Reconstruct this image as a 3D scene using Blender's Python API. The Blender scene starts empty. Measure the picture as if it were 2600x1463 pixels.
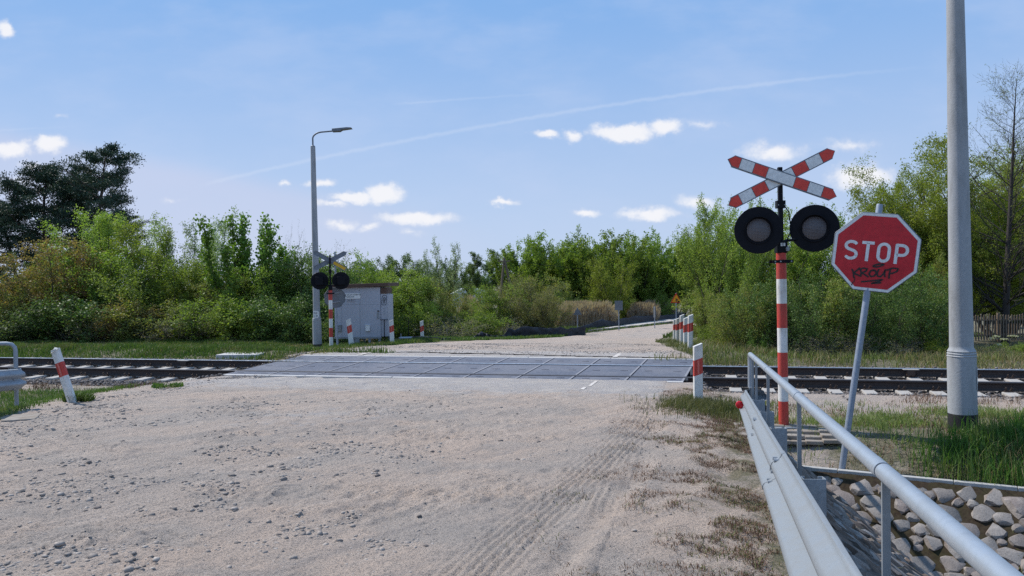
import bpy, math, random
import numpy as np
from math import sin, cos, radians as rad, pi
from mathutils import Vector, Matrix

# ------------------------------------------------------------------ camera, sky, sun, exposure
sc = bpy.context.scene
col = sc.collection
FPX, CX, CY = 1930.0, 1300.0, 731.5
EYE = np.array([0.0, 0.0, 1.6])
PITCH, ROLL = rad(0.757), rad(0.75)
F_ = np.array([0, cos(PITCH), -sin(PITCH)])
R0 = np.array([1.0, 0, 0]); U0 = np.array([0, sin(PITCH), cos(PITCH)])
R_ = cos(ROLL)*R0 - sin(ROLL)*U0
U_ = sin(ROLL)*R0 + cos(ROLL)*U0
cam = bpy.data.cameras.new('camera'); camo = bpy.data.objects.new('camera', cam); col.objects.link(camo)
cam.sensor_width = 36; cam.lens = FPX/2600*36; cam.clip_end = 3000; cam.clip_start = .05
camo.matrix_world = Matrix(((R_[0], U_[0], -F_[0], 0), (R_[1], U_[1], -F_[1], 0), (R_[2], U_[2], -F_[2], 1.6), (0, 0, 0, 1)))
sc.camera = camo
sc.view_settings.view_transform = 'Standard'; sc.view_settings.look = 'None'
sc.view_settings.exposure = 0.0; sc.view_settings.gamma = 1
sc.cycles.use_denoising = False
sc.cycles.max_bounces = 6; sc.cycles.transparent_max_bounces = 6

def ray(px, py):
    u = (px-CX)/FPX; v = (CY-py)/FPX
    return F_ + u*R_ + v*U_
def at(px, py, d):
    return EYE + d*ray(px, py)

SUN_AZ, SUN_EL = rad(-59.5), rad(50)
w = bpy.data.worlds.new('World'); sc.world = w; w.use_nodes = True
wt = w.node_tree; wn = wt.nodes; wl = wt.links
for n in list(wn): wn.remove(n)
def wnode(t, **k):
    n = wn.new(t)
    for a, b in k.items(): setattr(n, a, b)
    return n
def wmath(op, a, b=None, c=None, clamp=False):
    n = wnode('ShaderNodeMath', operation=op); n.use_clamp = clamp
    for i, q in enumerate((a, b, c)):
        if q is None: continue
        if hasattr(q, 'is_linked'): wl.new(q, n.inputs[i])
        else: n.inputs[i].default_value = q
    return n.outputs[0]
def wvec(op, a, b):
    n = wnode('ShaderNodeVectorMath', operation=op)
    for i, q in enumerate((a, b)):
        if q is None: continue
        if hasattr(q, 'is_linked'): wl.new(q, n.inputs[i])
        else: n.inputs[i].default_value = q
    return n
def wsmooth(x, a, b, lo=0., hi=1.):
    n = wnode('ShaderNodeMapRange', interpolation_type='SMOOTHSTEP')
    wl.new(x, n.inputs[0])
    for i, q in zip((1, 2, 3, 4), (a, b, lo, hi)): n.inputs[i].default_value = q
    return n.outputs[0]
def wmix(f, a, b):
    n = wnode('ShaderNodeMix', data_type='RGBA')
    if hasattr(f, 'is_linked'): wl.new(f, n.inputs[0])
    else: n.inputs[0].default_value = f
    for i, q in ((6, a), (7, b)):
        if hasattr(q, 'is_linked'): wl.new(q, n.inputs[i])
        else: n.inputs[i].default_value = (*q, 1)
    return n.outputs[2]
sky = wnode('ShaderNodeTexSky', sky_type='NISHITA'); sky.sun_disc = False
sky.sun_elevation = SUN_EL; sky.sun_rotation = SUN_AZ
sky.air_density = 1.0; sky.dust_density = .6; sky.ozone_density = 1.6
tc = wnode('ShaderNodeTexCoord')
sep = wnode('ShaderNodeSeparateXYZ'); wl.new(tc.outputs['Generated'], sep.inputs[0])
yy = wmath('MAXIMUM', sep.outputs[1], .02)
us = wmath('DIVIDE', sep.outputs[0], yy); vs = wmath('DIVIDE', sep.outputs[2], yy)
cb = wnode('ShaderNodeCombineXYZ'); wl.new(us, cb.inputs[0]); wl.new(vs, cb.inputs[1])
uv = cb.outputs[0]
# a stretch of cloud is placed by its own compass direction and height in the sky
def wnoise(vec, scale, detail, rough, sx=1., sy=1.):
    m = wvec('MULTIPLY', vec, (sx, sy, 1))
    n = wnode('ShaderNodeTexNoise'); n.inputs['Scale'].default_value = scale
    n.inputs['Detail'].default_value = detail; n.inputs['Roughness'].default_value = rough
    wl.new(m.outputs[0], n.inputs['Vector']); return n
nA = wnoise(uv, 16, 6, .62, 1, 1.3)
warp = wvec('MULTIPLY', wvec('SUBTRACT', nA.outputs['Color'], (.5, .5, .5)).outputs[0], (.050, .036, 0)).outputs[0]
uvw = wvec('ADD', uv, warp).outputs[0]
def duv(px, py):
    r = ray(px, py); return r[0]/r[1], r[2]/r[1]
CL = [(38,378,56,26,.95),(125,364,38,22,.9),(6,70,22,26,.9),(85,418,30,14,.45),(40,458,75,20,.35),(145,303,18,8,.3),
 (720,463,16,8,.5),(812,464,40,11,.6),(900,497,60,17,1.),(975,487,50,28,1.05),(845,516,45,9,.55),(862,568,55,15,.6),
 (945,576,32,11,.55),(1060,558,100,20,.85),(1045,595,38,10,.35),(430,510,28,10,.3),
 (1385,344,38,12,.8),(1457,338,26,17,.8),(1580,332,80,24,1.),(1695,324,48,24,.9),(1790,317,50,12,.35),
 (1962,390,85,26,.7),(2150,372,75,18,.45),(2190,448,80,34,.85),
 (1275,517,42,9,.65),(1490,537,48,11,.65),(1650,546,80,18,.8),(1780,512,66,20,.6)]
acc = None
for (cx, cy, rx, ry, st) in CL:
    u, v = duv(cx, cy)
    s = wvec('SUBTRACT', uvw, (u, v, 0)); s = wvec('MULTIPLY', s.outputs[0], (FPX/rx/1.28, FPX/ry/1.28, 0))
    ln = wvec('LENGTH', s.outputs[0], None).outputs['Value']
    e = wmath('MULTIPLY', wmath('SUBTRACT', 1.0, ln), st)
    acc = e if acc is None else wmath('MAXIMUM', acc, e)
nB = wnoise(uv, 60, 5, .6)
dens = wmath('ADD', acc, wmath('MULTIPLY', wmath('SUBTRACT', nB.outputs[0], .5), .55))
cmask = wsmooth(dens, -.04, .62)
front = wsmooth(sep.outputs[1], .05, .2)
cmask = wmath('MULTIPLY', cmask, front)
nC = wnoise(uv, 5, 5, .55, 1, 2.4)
cir = wsmooth(nC.outputs[0], .40, .72, 0, .30)
# broad thin veil low in the left of the sky
veil_line = wmath('ADD', vs, wmath('MULTIPLY', us, .21))
u1, v1 = duv(600, 445)
veil = wsmooth(veil_line, v1+u1*.21+.012, v1+u1*.21-.02)
veil = wmath('MULTIPLY', veil, wsmooth(us, .05, -.30))
veil = wmath('MULTIPLY', veil, .42)
hz = wsmooth(vs, .30, .0, 0, .45)
# contrails
def trail(pts, width, strength, fade=None):
    A = np.array([duv(*p) for p in pts]); k = np.polyfit(A[:, 0], A[:, 1], 2)
    f = wmath('ADD', wmath('MULTIPLY', wmath('ADD', wmath('MULTIPLY', us, float(k[0])), float(k[1])), us), float(k[2]))
    d = wmath('ABSOLUTE', wmath('SUBTRACT', wmath('ADD', vs, wmath('MULTIPLY', wmath('SUBTRACT', nB.outputs[0], .5), .006)), f))
    m = wsmooth(d, width/FPX, 0, 0, strength)
    m = wmath('MULTIPLY', m, wsmooth(us, A[0, 0]-.01, A[0, 0]+.03)); m = wmath('MULTIPLY', m, wsmooth(us, A[-1, 0]+.02, A[-1, 0]-.25))
    return m
t1 = trail([(515,465),(800,408),(1250,322),(1700,240),(2050,197),(2400,170)], 8, .19)
t2 = trail([(1000,265),(1250,247),(1500,230)], 5, .14)
t3 = trail([(-30,332),(100,326),(220,318)], 5, .25)
base = sky.outputs[0]
elev = wsmooth(sep.outputs[2], .0, .42)
air = wmix(elev, (5.2, 6.5, 8.9), (2.15, 4.45, 8.5))
skyc = wmix(.92, base, air)
skyc = wmix(cir, skyc, (5.6, 6.6, 8.9))
skyc = wmix(veil, skyc, (6.4, 6.6, 8.3))
skyc = wmix(wmath('MAXIMUM', t1, wmath('MAXIMUM', t2, t3)), skyc, (7.6, 8.3, 9.6))
cshade = wsmooth(wmath('ADD', dens, wmath('MULTIPLY', nA.outputs[0], .7)), .30, .80)
ccol = wmix(cshade, (6.5, 7.1, 8.7), (9.4, 9.4, 9.7))
skyc = wmix(wmath('MULTIPLY', cmask, .92), skyc, ccol)
bg = wnode('ShaderNodeBackground'); bg.inputs[1].default_value = .1
wl.new(skyc, bg.inputs[0])
wo = wnode('ShaderNodeOutputWorld'); wl.new(bg.outputs[0], wo.inputs[0])
w.cycles.sampling_method = 'MANUAL'; w.cycles.sample_map_resolution = 256

sun = bpy.data.lights.new('sun', 'SUN'); so = bpy.data.objects.new('sun', sun); col.objects.link(so)
sun.energy = 4.9; sun.angle = rad(.6); sun.color = (1, .955, .89)
sd = Vector((sin(SUN_AZ)*cos(SUN_EL), cos(SUN_AZ)*cos(SUN_EL), sin(SUN_EL)))
so.rotation_euler = sd.to_track_quat('Z', 'Y').to_euler()

# ------------------------------------------------------------------ material helpers
MATS = {}
class NT:
    def __init__(s, name):
        s.m = bpy.data.materials.new(name); s.m.use_nodes = True; s.t = s.m.node_tree
        s.n = s.t.nodes; s.l = s.t.links
        s.b = s.n['Principled BSDF']; s.out = s.n['Material Output']
        s.obj = s.n.new('ShaderNodeTexCoord').outputs['Object']
        s.pos = s.n.new('ShaderNodeNewGeometry').outputs['Position']
        MATS[name] = s.m
    def put(s, i, q):
        if hasattr(q, 'is_linked'): s.l.new(q, i)
        elif isinstance(q, (tuple, list)) and len(q) == 3 and i.type == 'RGBA': i.default_value = (*q, 1)
        else: i.default_value = q
    def math(s, op, a, b=None, clamp=False):
        n = s.n.new('ShaderNodeMath'); n.operation = op; n.use_clamp = clamp
        s.put(n.inputs[0], a)
        if b is not None: s.put(n.inputs[1], b)
        return n.outputs[0]
    def noise(s, vec, scale, detail=4, rough=.6, sc3=None, color=False):
        if sc3: vec = s.vm('MULTIPLY', vec, sc3)
        n = s.n.new('ShaderNodeTexNoise'); s.l.new(vec, n.inputs['Vector'])
        n.inputs['Scale'].default_value = scale; n.inputs['Detail'].default_value = detail; n.inputs['Roughness'].default_value = rough
        return n.outputs['Color' if color else 'Fac']
    def vm(s, op, a, b):
        n = s.n.new('ShaderNodeVectorMath'); n.operation = op; s.put(n.inputs[0], a); s.put(n.inputs[1], b); return n.outputs[0]
    def rng(s, x, a, b, lo=0., hi=1., smooth=True):
        n = s.n.new('ShaderNodeMapRange'); n.interpolation_type = 'SMOOTHSTEP' if smooth else 'LINEAR'
        s.put(n.inputs[0], x)
        for i, q in zip((1, 2, 3, 4), (a, b, lo, hi)): n.inputs[i].default_value = q
        return n.outputs[0]
    def mix(s, f, a, b, mode='MIX'):
        n = s.n.new('ShaderNodeMix'); n.data_type = 'RGBA'; n.blend_type = mode
        s.put(n.inputs[0], f); s.put(n.inputs[6], a); s.put(n.inputs[7], b); return n.outputs[2]
    def bump(s, h, st, dist=.01, prev=None):
        n = s.n.new('ShaderNodeBump'); s.put(n.inputs['Height'], h); n.inputs['Strength'].default_value = st
        n.inputs['Distance'].default_value = dist
        if prev is not None: s.l.new(prev, n.inputs['Normal'])
        return n.outputs[0]
    def attr(s, name):
        n = s.n.new('ShaderNodeAttribute'); n.attribute_name = name; return n
    def fin(s, color=None, rough=None, metal=None, normal=None, spec=None):
        if color is not None: s.put(s.b.inputs['Base Color'], color)
        if rough is not None: s.put(s.b.inputs['Roughness'], rough)
        if metal is not None: s.put(s.b.inputs['Metallic'], metal)
        if spec is not None: s.put(s.b.inputs['Specular IOR Level'], spec)
        if normal is not None: s.l.new(normal, s.b.inputs['Normal'])
        return s.m

def worn(name, c, rough=.6, metal=0., dirt=(.22, .19, .16), dirtamt=.5, scale=6, bump=.15, bscale=60, streak=1., spec=.4, lo=.5, hi=.75, var=.12):
    s = NT(name)
    a = s.noise(s.obj, scale, 6, .65, (1, 1, 1/streak))
    b = s.noise(s.obj, scale*5, 4, .6)
    m = s.math('MULTIPLY', s.rng(s.math('ADD', s.math('MULTIPLY', a, .7), s.math('MULTIPLY', b, .3)), lo, hi), dirtamt)
    dark = tuple(x*(1-var) for x in c); lite = tuple(min(1, x*(1+var)) for x in c)
    cc = s.mix(s.rng(b, .3, .7), dark, lite)
    cc = s.mix(m, cc, dirt)
    r = s.rng(a, .3, .7, rough-.08, min(1, rough+.12))
    nb = s.bump(s.noise(s.obj, bscale, 4, .6), bump, .004)
    return s.fin(cc, r, metal, nb, spec)

def leafmat(name, c1, c2, c3=None, trans=.45, rough=.55, spot=.0):
    s = NT(name)
    isl = s.n.new('ShaderNodeNewGeometry').outputs['Random Per Island']
    oi = s.n.new('ShaderNodeObjectInfo').outputs['Random']
    big = s.noise(s.obj, .9, 3, .6)
    f = s.math('ADD', s.math('MULTIPLY', isl, .55), s.math('MULTIPLY', s.rng(big, .3, .7), .45))
    c = s.mix(f, c1, c2)
    if c3 is not None:
        c = s.mix(s.math('MULTIPLY', s.rng(s.noise(s.obj, 1.7, 4, .7), .50, .66), .85), c, c3)
    hs = s.n.new('ShaderNodeHueSaturation'); s.l.new(c, hs.inputs['Color'])
    s.put(hs.inputs['Value'], s.rng(oi, 0, 1, .86, 1.16, False)); s.put(hs.inputs['Hue'], s.rng(oi, 0, 1, .492, .508, False))
    c = hs.outputs[0]
    s.fin(c, rough, 0, None, .25)
    tr = s.n.new('ShaderNodeBsdfTranslucent'); s.l.new(s.mix(1.0, c, (1.0, 1.15, .55), 'MULTIPLY'), tr.inputs[0])
    mx = s.n.new('ShaderNodeMixShader'); mx.inputs[0].default_value = trans
    s.l.new(s.b.outputs[0], mx.inputs[1]); s.l.new(tr.outputs[0], mx.inputs[2]); s.l.new(mx.outputs[0], s.out.inputs[0])
    return s.m

# ------------------------------------------------------------------ objects and meshes
def tag(o, label=None, cat=None, group=None, kind=None):
    if label: o['label'] = label
    if cat: o['category'] = cat
    if group: o['group'] = group
    if kind: o['kind'] = kind
    return o
def thing(name, label, cat, loc=(0, 0, 0), rz=0, group=None, rot=None):
    o = bpy.data.objects.new(name, None); col.objects.link(o); o.location = loc
    o.rotation_euler = rot if rot else (0, 0, rz); o.empty_display_size = .2
    return tag(o, label, cat, group)
def link_mesh(name, me, parent=None, mats=None, smooth=None):
    for m in (mats or []): me.materials.append(MATS[m] if isinstance(m, str) else m)
    o = bpy.data.objects.new(name, me); col.objects.link(o)
    if parent: o.parent = parent
    if smooth is not None and len(me.polygons):
        me.polygons.foreach_set('use_smooth', [True]*len(me.polygons))
        if smooth < 3: me.set_sharp_from_angle(angle=smooth)
    return o
def np_mesh(name, V, Fq):
    """V Nx3, Fq MxK with equal face size K"""
    me = bpy.data.meshes.new(name); V = np.asarray(V, dtype=np.float32); Fq = np.asarray(Fq, dtype=np.int32)
    me.vertices.add(len(V)); me.vertices.foreach_set('co', V.ravel())
    M, K = Fq.shape
    me.loops.add(M*K); me.loops.foreach_set('vertex_index', Fq.ravel())
    me.polygons.add(M); me.polygons.foreach_set('loop_start', np.arange(0, M*K, K, dtype=np.int32))
    me.update(calc_edges=True); me.validate(); return me

class MB:
    def __init__(s): s.v = []; s.f = []; s.mi = []
    def add(s, vs, fs, m=0):
        k = len(s.v); s.v += [tuple(map(float, p)) for p in vs]; s.f += [tuple(i+k for i in f) for f in fs]; s.mi += [m]*len(fs); return s
    def box(s, c, d, rot=None, m=0):
        x, y, z = d[0]/2, d[1]/2, d[2]/2
        P = [Vector((a*x, b*y, e*z)) for a in (-1, 1) for b in (-1, 1) for e in (-1, 1)]
        if rot is not None: P = [rot @ p for p in P]
        P = [p+Vector(c) for p in P]
        return s.add(P, [(0, 1, 3, 2), (4, 6, 7, 5), (0, 4, 5, 1), (2, 3, 7, 6), (0, 2, 6, 4), (1, 5, 7, 3)], m)
    def tube(s, pts, r, k=10, m=0, cap=True, closed=False):
        pts = [Vector(p) for p in pts]; n = len(pts)
        rr = [r]*n if not hasattr(r, '__len__') else list(r)
        up = None; rings = []
        for i in range(n):
            t = (pts[min(i+1, n-1)]-pts[max(i-1, 0)]).normalized()
            if up is None:
                up = Vector((0, 0, 1)) if abs(t.z) < .9 else Vector((1, 0, 0))
            a = (up - t*up.dot(t)).normalized(); b = t.cross(a); up = a
            rings.append([pts[i] + (a*cos(2*pi*j/k) + b*sin(2*pi*j/k))*rr[i] for j in range(k)])
        vs = [p for rg in rings for p in rg]
        fs = [(i*k+j, i*k+(j+1) % k, (i+1)*k+(j+1) % k, (i+1)*k+j) for i in range(n-1) for j in range(k)]
        if cap: fs += [tuple(range(k-1, -1, -1)), tuple((n-1)*k+j for j in range(k))]
        return s.add(vs, fs, m)
    def cyl(s, p0, p1, r, k=16, m=0): return s.tube([p0, p1], r, k, m)
    def lathe(s, prof, k=24, m=0, M=None, mats=None):
        """prof: list of (r, z)"""
        vs = []; fs = []; mm = []
        for (r, z) in prof:
            for j in range(k):
                p = Vector((r*cos(2*pi*j/k), r*sin(2*pi*j/k), z)); vs.append(M @ p if M else p)
        base = len(s.v)
        for i in range(len(prof)-1):
            f = [(i*k+j, i*k+(j+1) % k, (i+1)*k+(j+1) % k, (i+1)*k+j) for j in range(k)]
            fs += f; mm += [mats[i] if mats else m]*k
        fs += [tuple(range(k-1, -1, -1)), tuple((len(prof)-1)*k+j for j in range(k))]; mm += [mm[0], mm[-1]]
        s.v += [tuple(p) for p in vs]; s.f += [tuple(i+base for i in f) for f in fs]; s.mi += mm; return s
    def prism(s, poly, y0, y1, m=0, M=None):
        """poly in x,z; extruded along y"""
        n = len(poly); P = [Vector((x, y0, z)) for x, z in poly] + [Vector((x, y1, z)) for x, z in poly]
        if M: P = [M @ p for p in P]
        fs = [tuple(range(n)), tuple(range(2*n-1, n-1, -1))] + [(i, i+n, (i+1) % n+n, (i+1) % n) for i in range(n)]
        return s.add(P, fs, m)
    def build(s, name, mats, parent=None, smooth=rad(35), bevel=0):
        me = bpy.data.meshes.new(name); me.from_pydata(s.v, [], s.f)
        if isinstance(mats, str): mats = [mats]
        o = link_mesh(name, me, parent, mats, smooth)
        if len(mats) > 1: me.polygons.foreach_set('material_index', s.mi)
        if bevel:
            b = o.modifiers.new('bevel', 'BEVEL'); b.width = bevel; b.segments = 2; b.limit_method = 'ANGLE'; b.angle_limit = rad(40)
        return o
def ribbon(pts, wd, y, closed=False):
    """flat stroke of a pen: verts and faces in the x,z plane at depth y, round joins"""
    vs = []; fs = []
    P = [Vector((p[0], 0, p[1])) for p in pts]
    n = len(P)
    for i in range(n - (0 if closed else 1)):
        a, b = P[i], P[(i+1) % n]; t = (b-a)
        if t.length < 1e-6: continue
        t.normalize(); q = Vector((-t.z, 0, t.x))*wd/2; k = len(vs); e = Vector((0, y, 0))
        vs += [a-q+e, b-q+e, b+q+e, a+q+e]; fs.append((k, k+1, k+2, k+3))
    for i, p in enumerate(P):
        if not closed and i in (0, n-1): continue
        k = len(vs); vs += [p + Vector((cos(2*pi*j/10)*wd/2, y-.0002*(1+i % 3), sin(2*pi*j/10)*wd/2)) for j in range(10)]; fs.append(tuple(range(k, k+10)))
    return vs, fs
def text_mesh(s, size, y=0., cx=0., cz=0., sx=1.):
    cu = bpy.data.curves.new('t', 'FONT'); cu.body = s; cu.size = size; cu.align_x = 'CENTER'; cu.align_y = 'CENTER'
    cu.offset = size*.012; cu.resolution_u = 3
    to = bpy.data.objects.new('t', cu); col.objects.link(to)
    bpy.context.view_layer.update()
    me = bpy.data.meshes.new_from_object(to); bpy.data.objects.remove(to)
    vs = [(v.co.x*sx+cx, y, v.co.y+cz) for v in me.vertices]; fs = [tuple(p.vertices) for p in me.polygons]
    return vs, fs

# ------------------------------------------------------------------ terrain functions
_rg = np.random.default_rng(5)
_LAT = _rg.random((256, 256))
def vnoise(x, y):
    x = np.asarray(x, float); y = np.asarray(y, float)
    xi = np.floor(x).astype(int); yi = np.floor(y).astype(int); fx = x-xi; fy = y-yi
    fx = fx*fx*(3-2*fx); fy = fy*fy*(3-2*fy)
    g = lambda a, b: _LAT[a & 255, b & 255]
    return (g(xi, yi)*(1-fx)+g(xi+1, yi)*fx)*(1-fy) + (g(xi, yi+1)*(1-fx)+g(xi+1, yi+1)*fx)*fy - .5
def fbm(x, y, sc, oct=4, rough=.55):
    t = 0; a = 1
    for i in range(oct):
        t = t + a*vnoise(x*sc+17.3*i, y*sc+9.1*i); sc *= 2.03; a *= rough
    return t
def sm(x, a, b):
    t = np.clip((x-a)/(b-a), 0, 1); return t*t*(3-2*t)
TK = .2228; TC = cos(math.atan(TK)); TS = sin(math.atan(TK))
def nn(x, y): return (y + TK*x)*TC            # distance across the track line
def ss(x, y): return x*TC - (y-16)*TS         # distance along the track
def xy_ns(n, s):                               # inverse
    # n = y*TC + x*TS ; s = x*TC - (y-16)*TS
    x = n*TS + (s-16*TS)*TC; y = n*TC - (s-16*TS)*TS
    return x, y
PN = [-400, -20, 0, 15.05, 15.12, 18.15, 18.3, 20, 23, 25, 28, 32, 36.5, 45, 60, 90, 200, 900]
PZ = [.9, .45, .0, -.452, -.452, -.34, -.35, -.40, -.53, -.66, -.85, -1.15, -1.4, -1.8, -2.3, -2.8, -3.0, -3.0]
def prof(n): return np.interp(n, PN, PZ)
S0, S1 = -6.35, 3.66                           # ends of the level crossing along the track
N0, N1 = 15.12, 18.15
def ztrack(n): return -.43 + .0366*(n-15.6)    # rail-top plane (the curve is canted)
def gx(y): return .65 + .2435*y                # line of the guardrail
def curb_y(x): return 9.03 - .521*(x-3.48)
LEX = [-30, 5, 10.5, 12.8, 14.8, 16.9, 19]; LEV = [-7.6, -7.2, -7.1, -7.45, -6.95, -6.35, -6.2]
def surf(x, y):
    x = np.asarray(x, float); y = np.asarray(y, float); n = nn(x, y); s = ss(x, y)
    z = prof(n)
    on = sm(s, S0-.5, S0)*(1-sm(s, S1, S1+.5))
    # ballast bed outside the crossing
    top = ztrack(n)-.215
    sh = prof(np.full_like(n, 14.3))-.12
    zb = np.where(n < 14.95, np.interp(n, [14.15, 14.95], [0, 1])*(top-sh)+sh, top)
    zb = np.where(n > 18.4, np.interp(n, [18.4, 19.3], [1, 0])*(top+.75)-.75, zb)
    mb = sm(n, 13.6, 14.2)*(1-sm(n, 19.3, 21))*(1-on)
    z = z*(1-mb) + zb*mb
    # left verge and lower ground on both sides beyond the line
    le = np.interp(y, LEX, LEV)
    z = z - .14*sm(le-x, 0, 1.2)*(1-sm(n, 14, 15))
    z = z - .22*sm(-3.6-x, 0, 3.5)*sm(n, 19.5, 24)*(1-sm(n, 28, 31)*sm(-8-x, 0, 3))*(1-sm(n, 34, 40))
    kl = sm(-8-x, 0, 4); z = z*(1-kl) + np.where(n > 20, np.maximum(z, -1.0-.004*np.maximum(n-30, 0)), z)*kl
    z = z - .25*sm(x-(4.0+.22*(y-16)), .5, 3)*sm(n, 19.5, 22)*(1-sm(n, 34, 40))
    # right verge behind the guardrail, then the stone-lined ditch
    dr = (x-gx(y))/1.03
    near = 1-sm(n, 13.0, 14.2)
    z = z - .06*sm(dr, -.8, 0)*near
    yc = curb_y(x)
    low = sm(yc+1.15-y, 0, 1.1)*sm(dr, .1, .5)
    z = z*(1-low) + (-.73)*low
    A = prof(nn(gx(y), y)) - .14 - .77*np.maximum(dr-.12, 0)
    B = -.735 - .68*(yc-y)
    pit = np.maximum(np.maximum(A, B), -2.6)
    # far bank of the ditch
    m = (y < yc-.02) & (dr > .12)
    z = np.where(m, pit, z)
    # relief
    edge = sm(x, np.interp(y, LEX, LEV)-1, np.interp(y, LEX, LEV)+.5)*(1-sm(dr, -.6, 0))
    pan = sm(n, 14.2, 15.0)*(1-sm(n, 18.3, 19.2))
    rough = (.035*fbm(x, y, .8, 3) + .012*fbm(x, y, 5, 3))*(1-pan)*(1-m)
    z = z + rough*np.where(n < 15, .35+.65*(1-sm(n, 9, 13)), np.where(n > 18, .8, 0))
    return z
def rutline(x, y, ax, ay, ang, wd, per, amp):
    """a band of parallel tyre ridges through (ax,ay) running at ang from +y"""
    c, s_ = cos(ang), sin(ang)
    u = (x-ax)*c - (y-ay)*s_; l = (x-ax)*s_ + (y-ay)*c
    u = u + .05*fbm(l*.6, u*.6, 1.1, 2) + .012*vnoise(l*3, u*2)
    m = np.exp(-(u/wd)**4)
    return m*amp*(np.cos(u*2*pi/per)*(.6+.8*vnoise(l*1.3+5, np.round(u/per)*3.7)+.3) - .35)
def detail(x, y):
    """fine relief of the sandy road: tyre marks, scuffs, footprints"""
    f = 1-sm(nn(x, y), 12.5, 15.0)
    br = lambda q, a, b: sm(fbm(x, y, q, 2), a, b)
    z = rutline(x, y, .02, 5.2, rad(20), .24, .066, .013)
    z += rutline(x, y, .72, 6.6, rad(15), .20, .070, .010)*sm(y, 4.6, 6.4)*br(.8, -.3, .1)
    z += rutline(x, y, .55, 8.0, rad(26), .16, .072, .009)*br(.9, -.2, .2)
    z += rutline(x, y, -2.3, 6.0, rad(43), .45, .085, .006)*br(.7, -.1, .2)
    z += rutline(x, y, -3.2, 8.0, rad(52), .5, .09, .006)*br(.6, -.1, .2)
    z += rutline(x, y, -1.2, 5.0, rad(40), .3, .075, .006)*br(.8, 0, .3)
    z += rutline(x, y, -4.2, 6.0, rad(48), .5, .09, .006)*br(.8, -.15, .2)
    z += rutline(x, y, 1.3, 10.0, rad(60), .2, .08, .008)*br(.9, -.1, .2)
    # a deeper rut with a shoulder next to the bundle of tyre marks
    c, s_ = cos(rad(18)), sin(rad(18)); u = (x-.42)*c - (y-5.0)*s_; l = (x-.42)*s_ + (y-5.0)*c
    u = u + .10*fbm(l*.8, l*0, 1, 2)
    k = sm(l, -2.5, -1)*(1-sm(l, 2.2, 3.6))
    z += k*(-.028*np.exp(-(u/.09)**2) + .022*np.exp(-((u-.17)/.08)**2))
    # trodden sand on the right shoulder
    sh = sm(x-(gx(y)-1.75), 0, .6)*(1-sm(x-gx(y), -.2, 0))
    z += sh*(.050*fbm(x, y, 3.0, 4, .6))
    # loose gravelly scabs on the left
    g = np.clip(fbm(x*1, y*1.6, .9, 3)*1.6, 0, 1)*(x < 1)
    z += g*.055*np.clip(fbm(x, y, 9, 3, .75), -.3, 1)
    z += .010*fbm(x, y, 14, 3, .75) + .012*fbm((x*.79-y*.62)*4.5, (x*.62+y*.79)*.6, 1, 3, .6) + .010*fbm(x, y*1.3, 4.2, 3, .6)
    return z*f
def H(x, y): return float(surf(np.array([x]), np.array([y]))[0])
def hit(px, py, d0=2.0):
    r = ray(px, py); d = d0
    while d < 400:
        p = EYE+r*d
        if p[2] <= H(p[0], p[1]): break
        d += .02+d*.003
    a, b = d-.02-d*.003, d
    for _ in range(20):
        m = (a+b)/2; p = EYE+r*m
        if p[2] <= H(p[0], p[1]): b = m
        else: a = m
    return EYE+r*b
def gp(px, d):
    """ground point below pixel column px at depth d"""
    p = at(px, 860, d); return np.array([p[0], p[1], H(p[0], p[1])])

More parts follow.
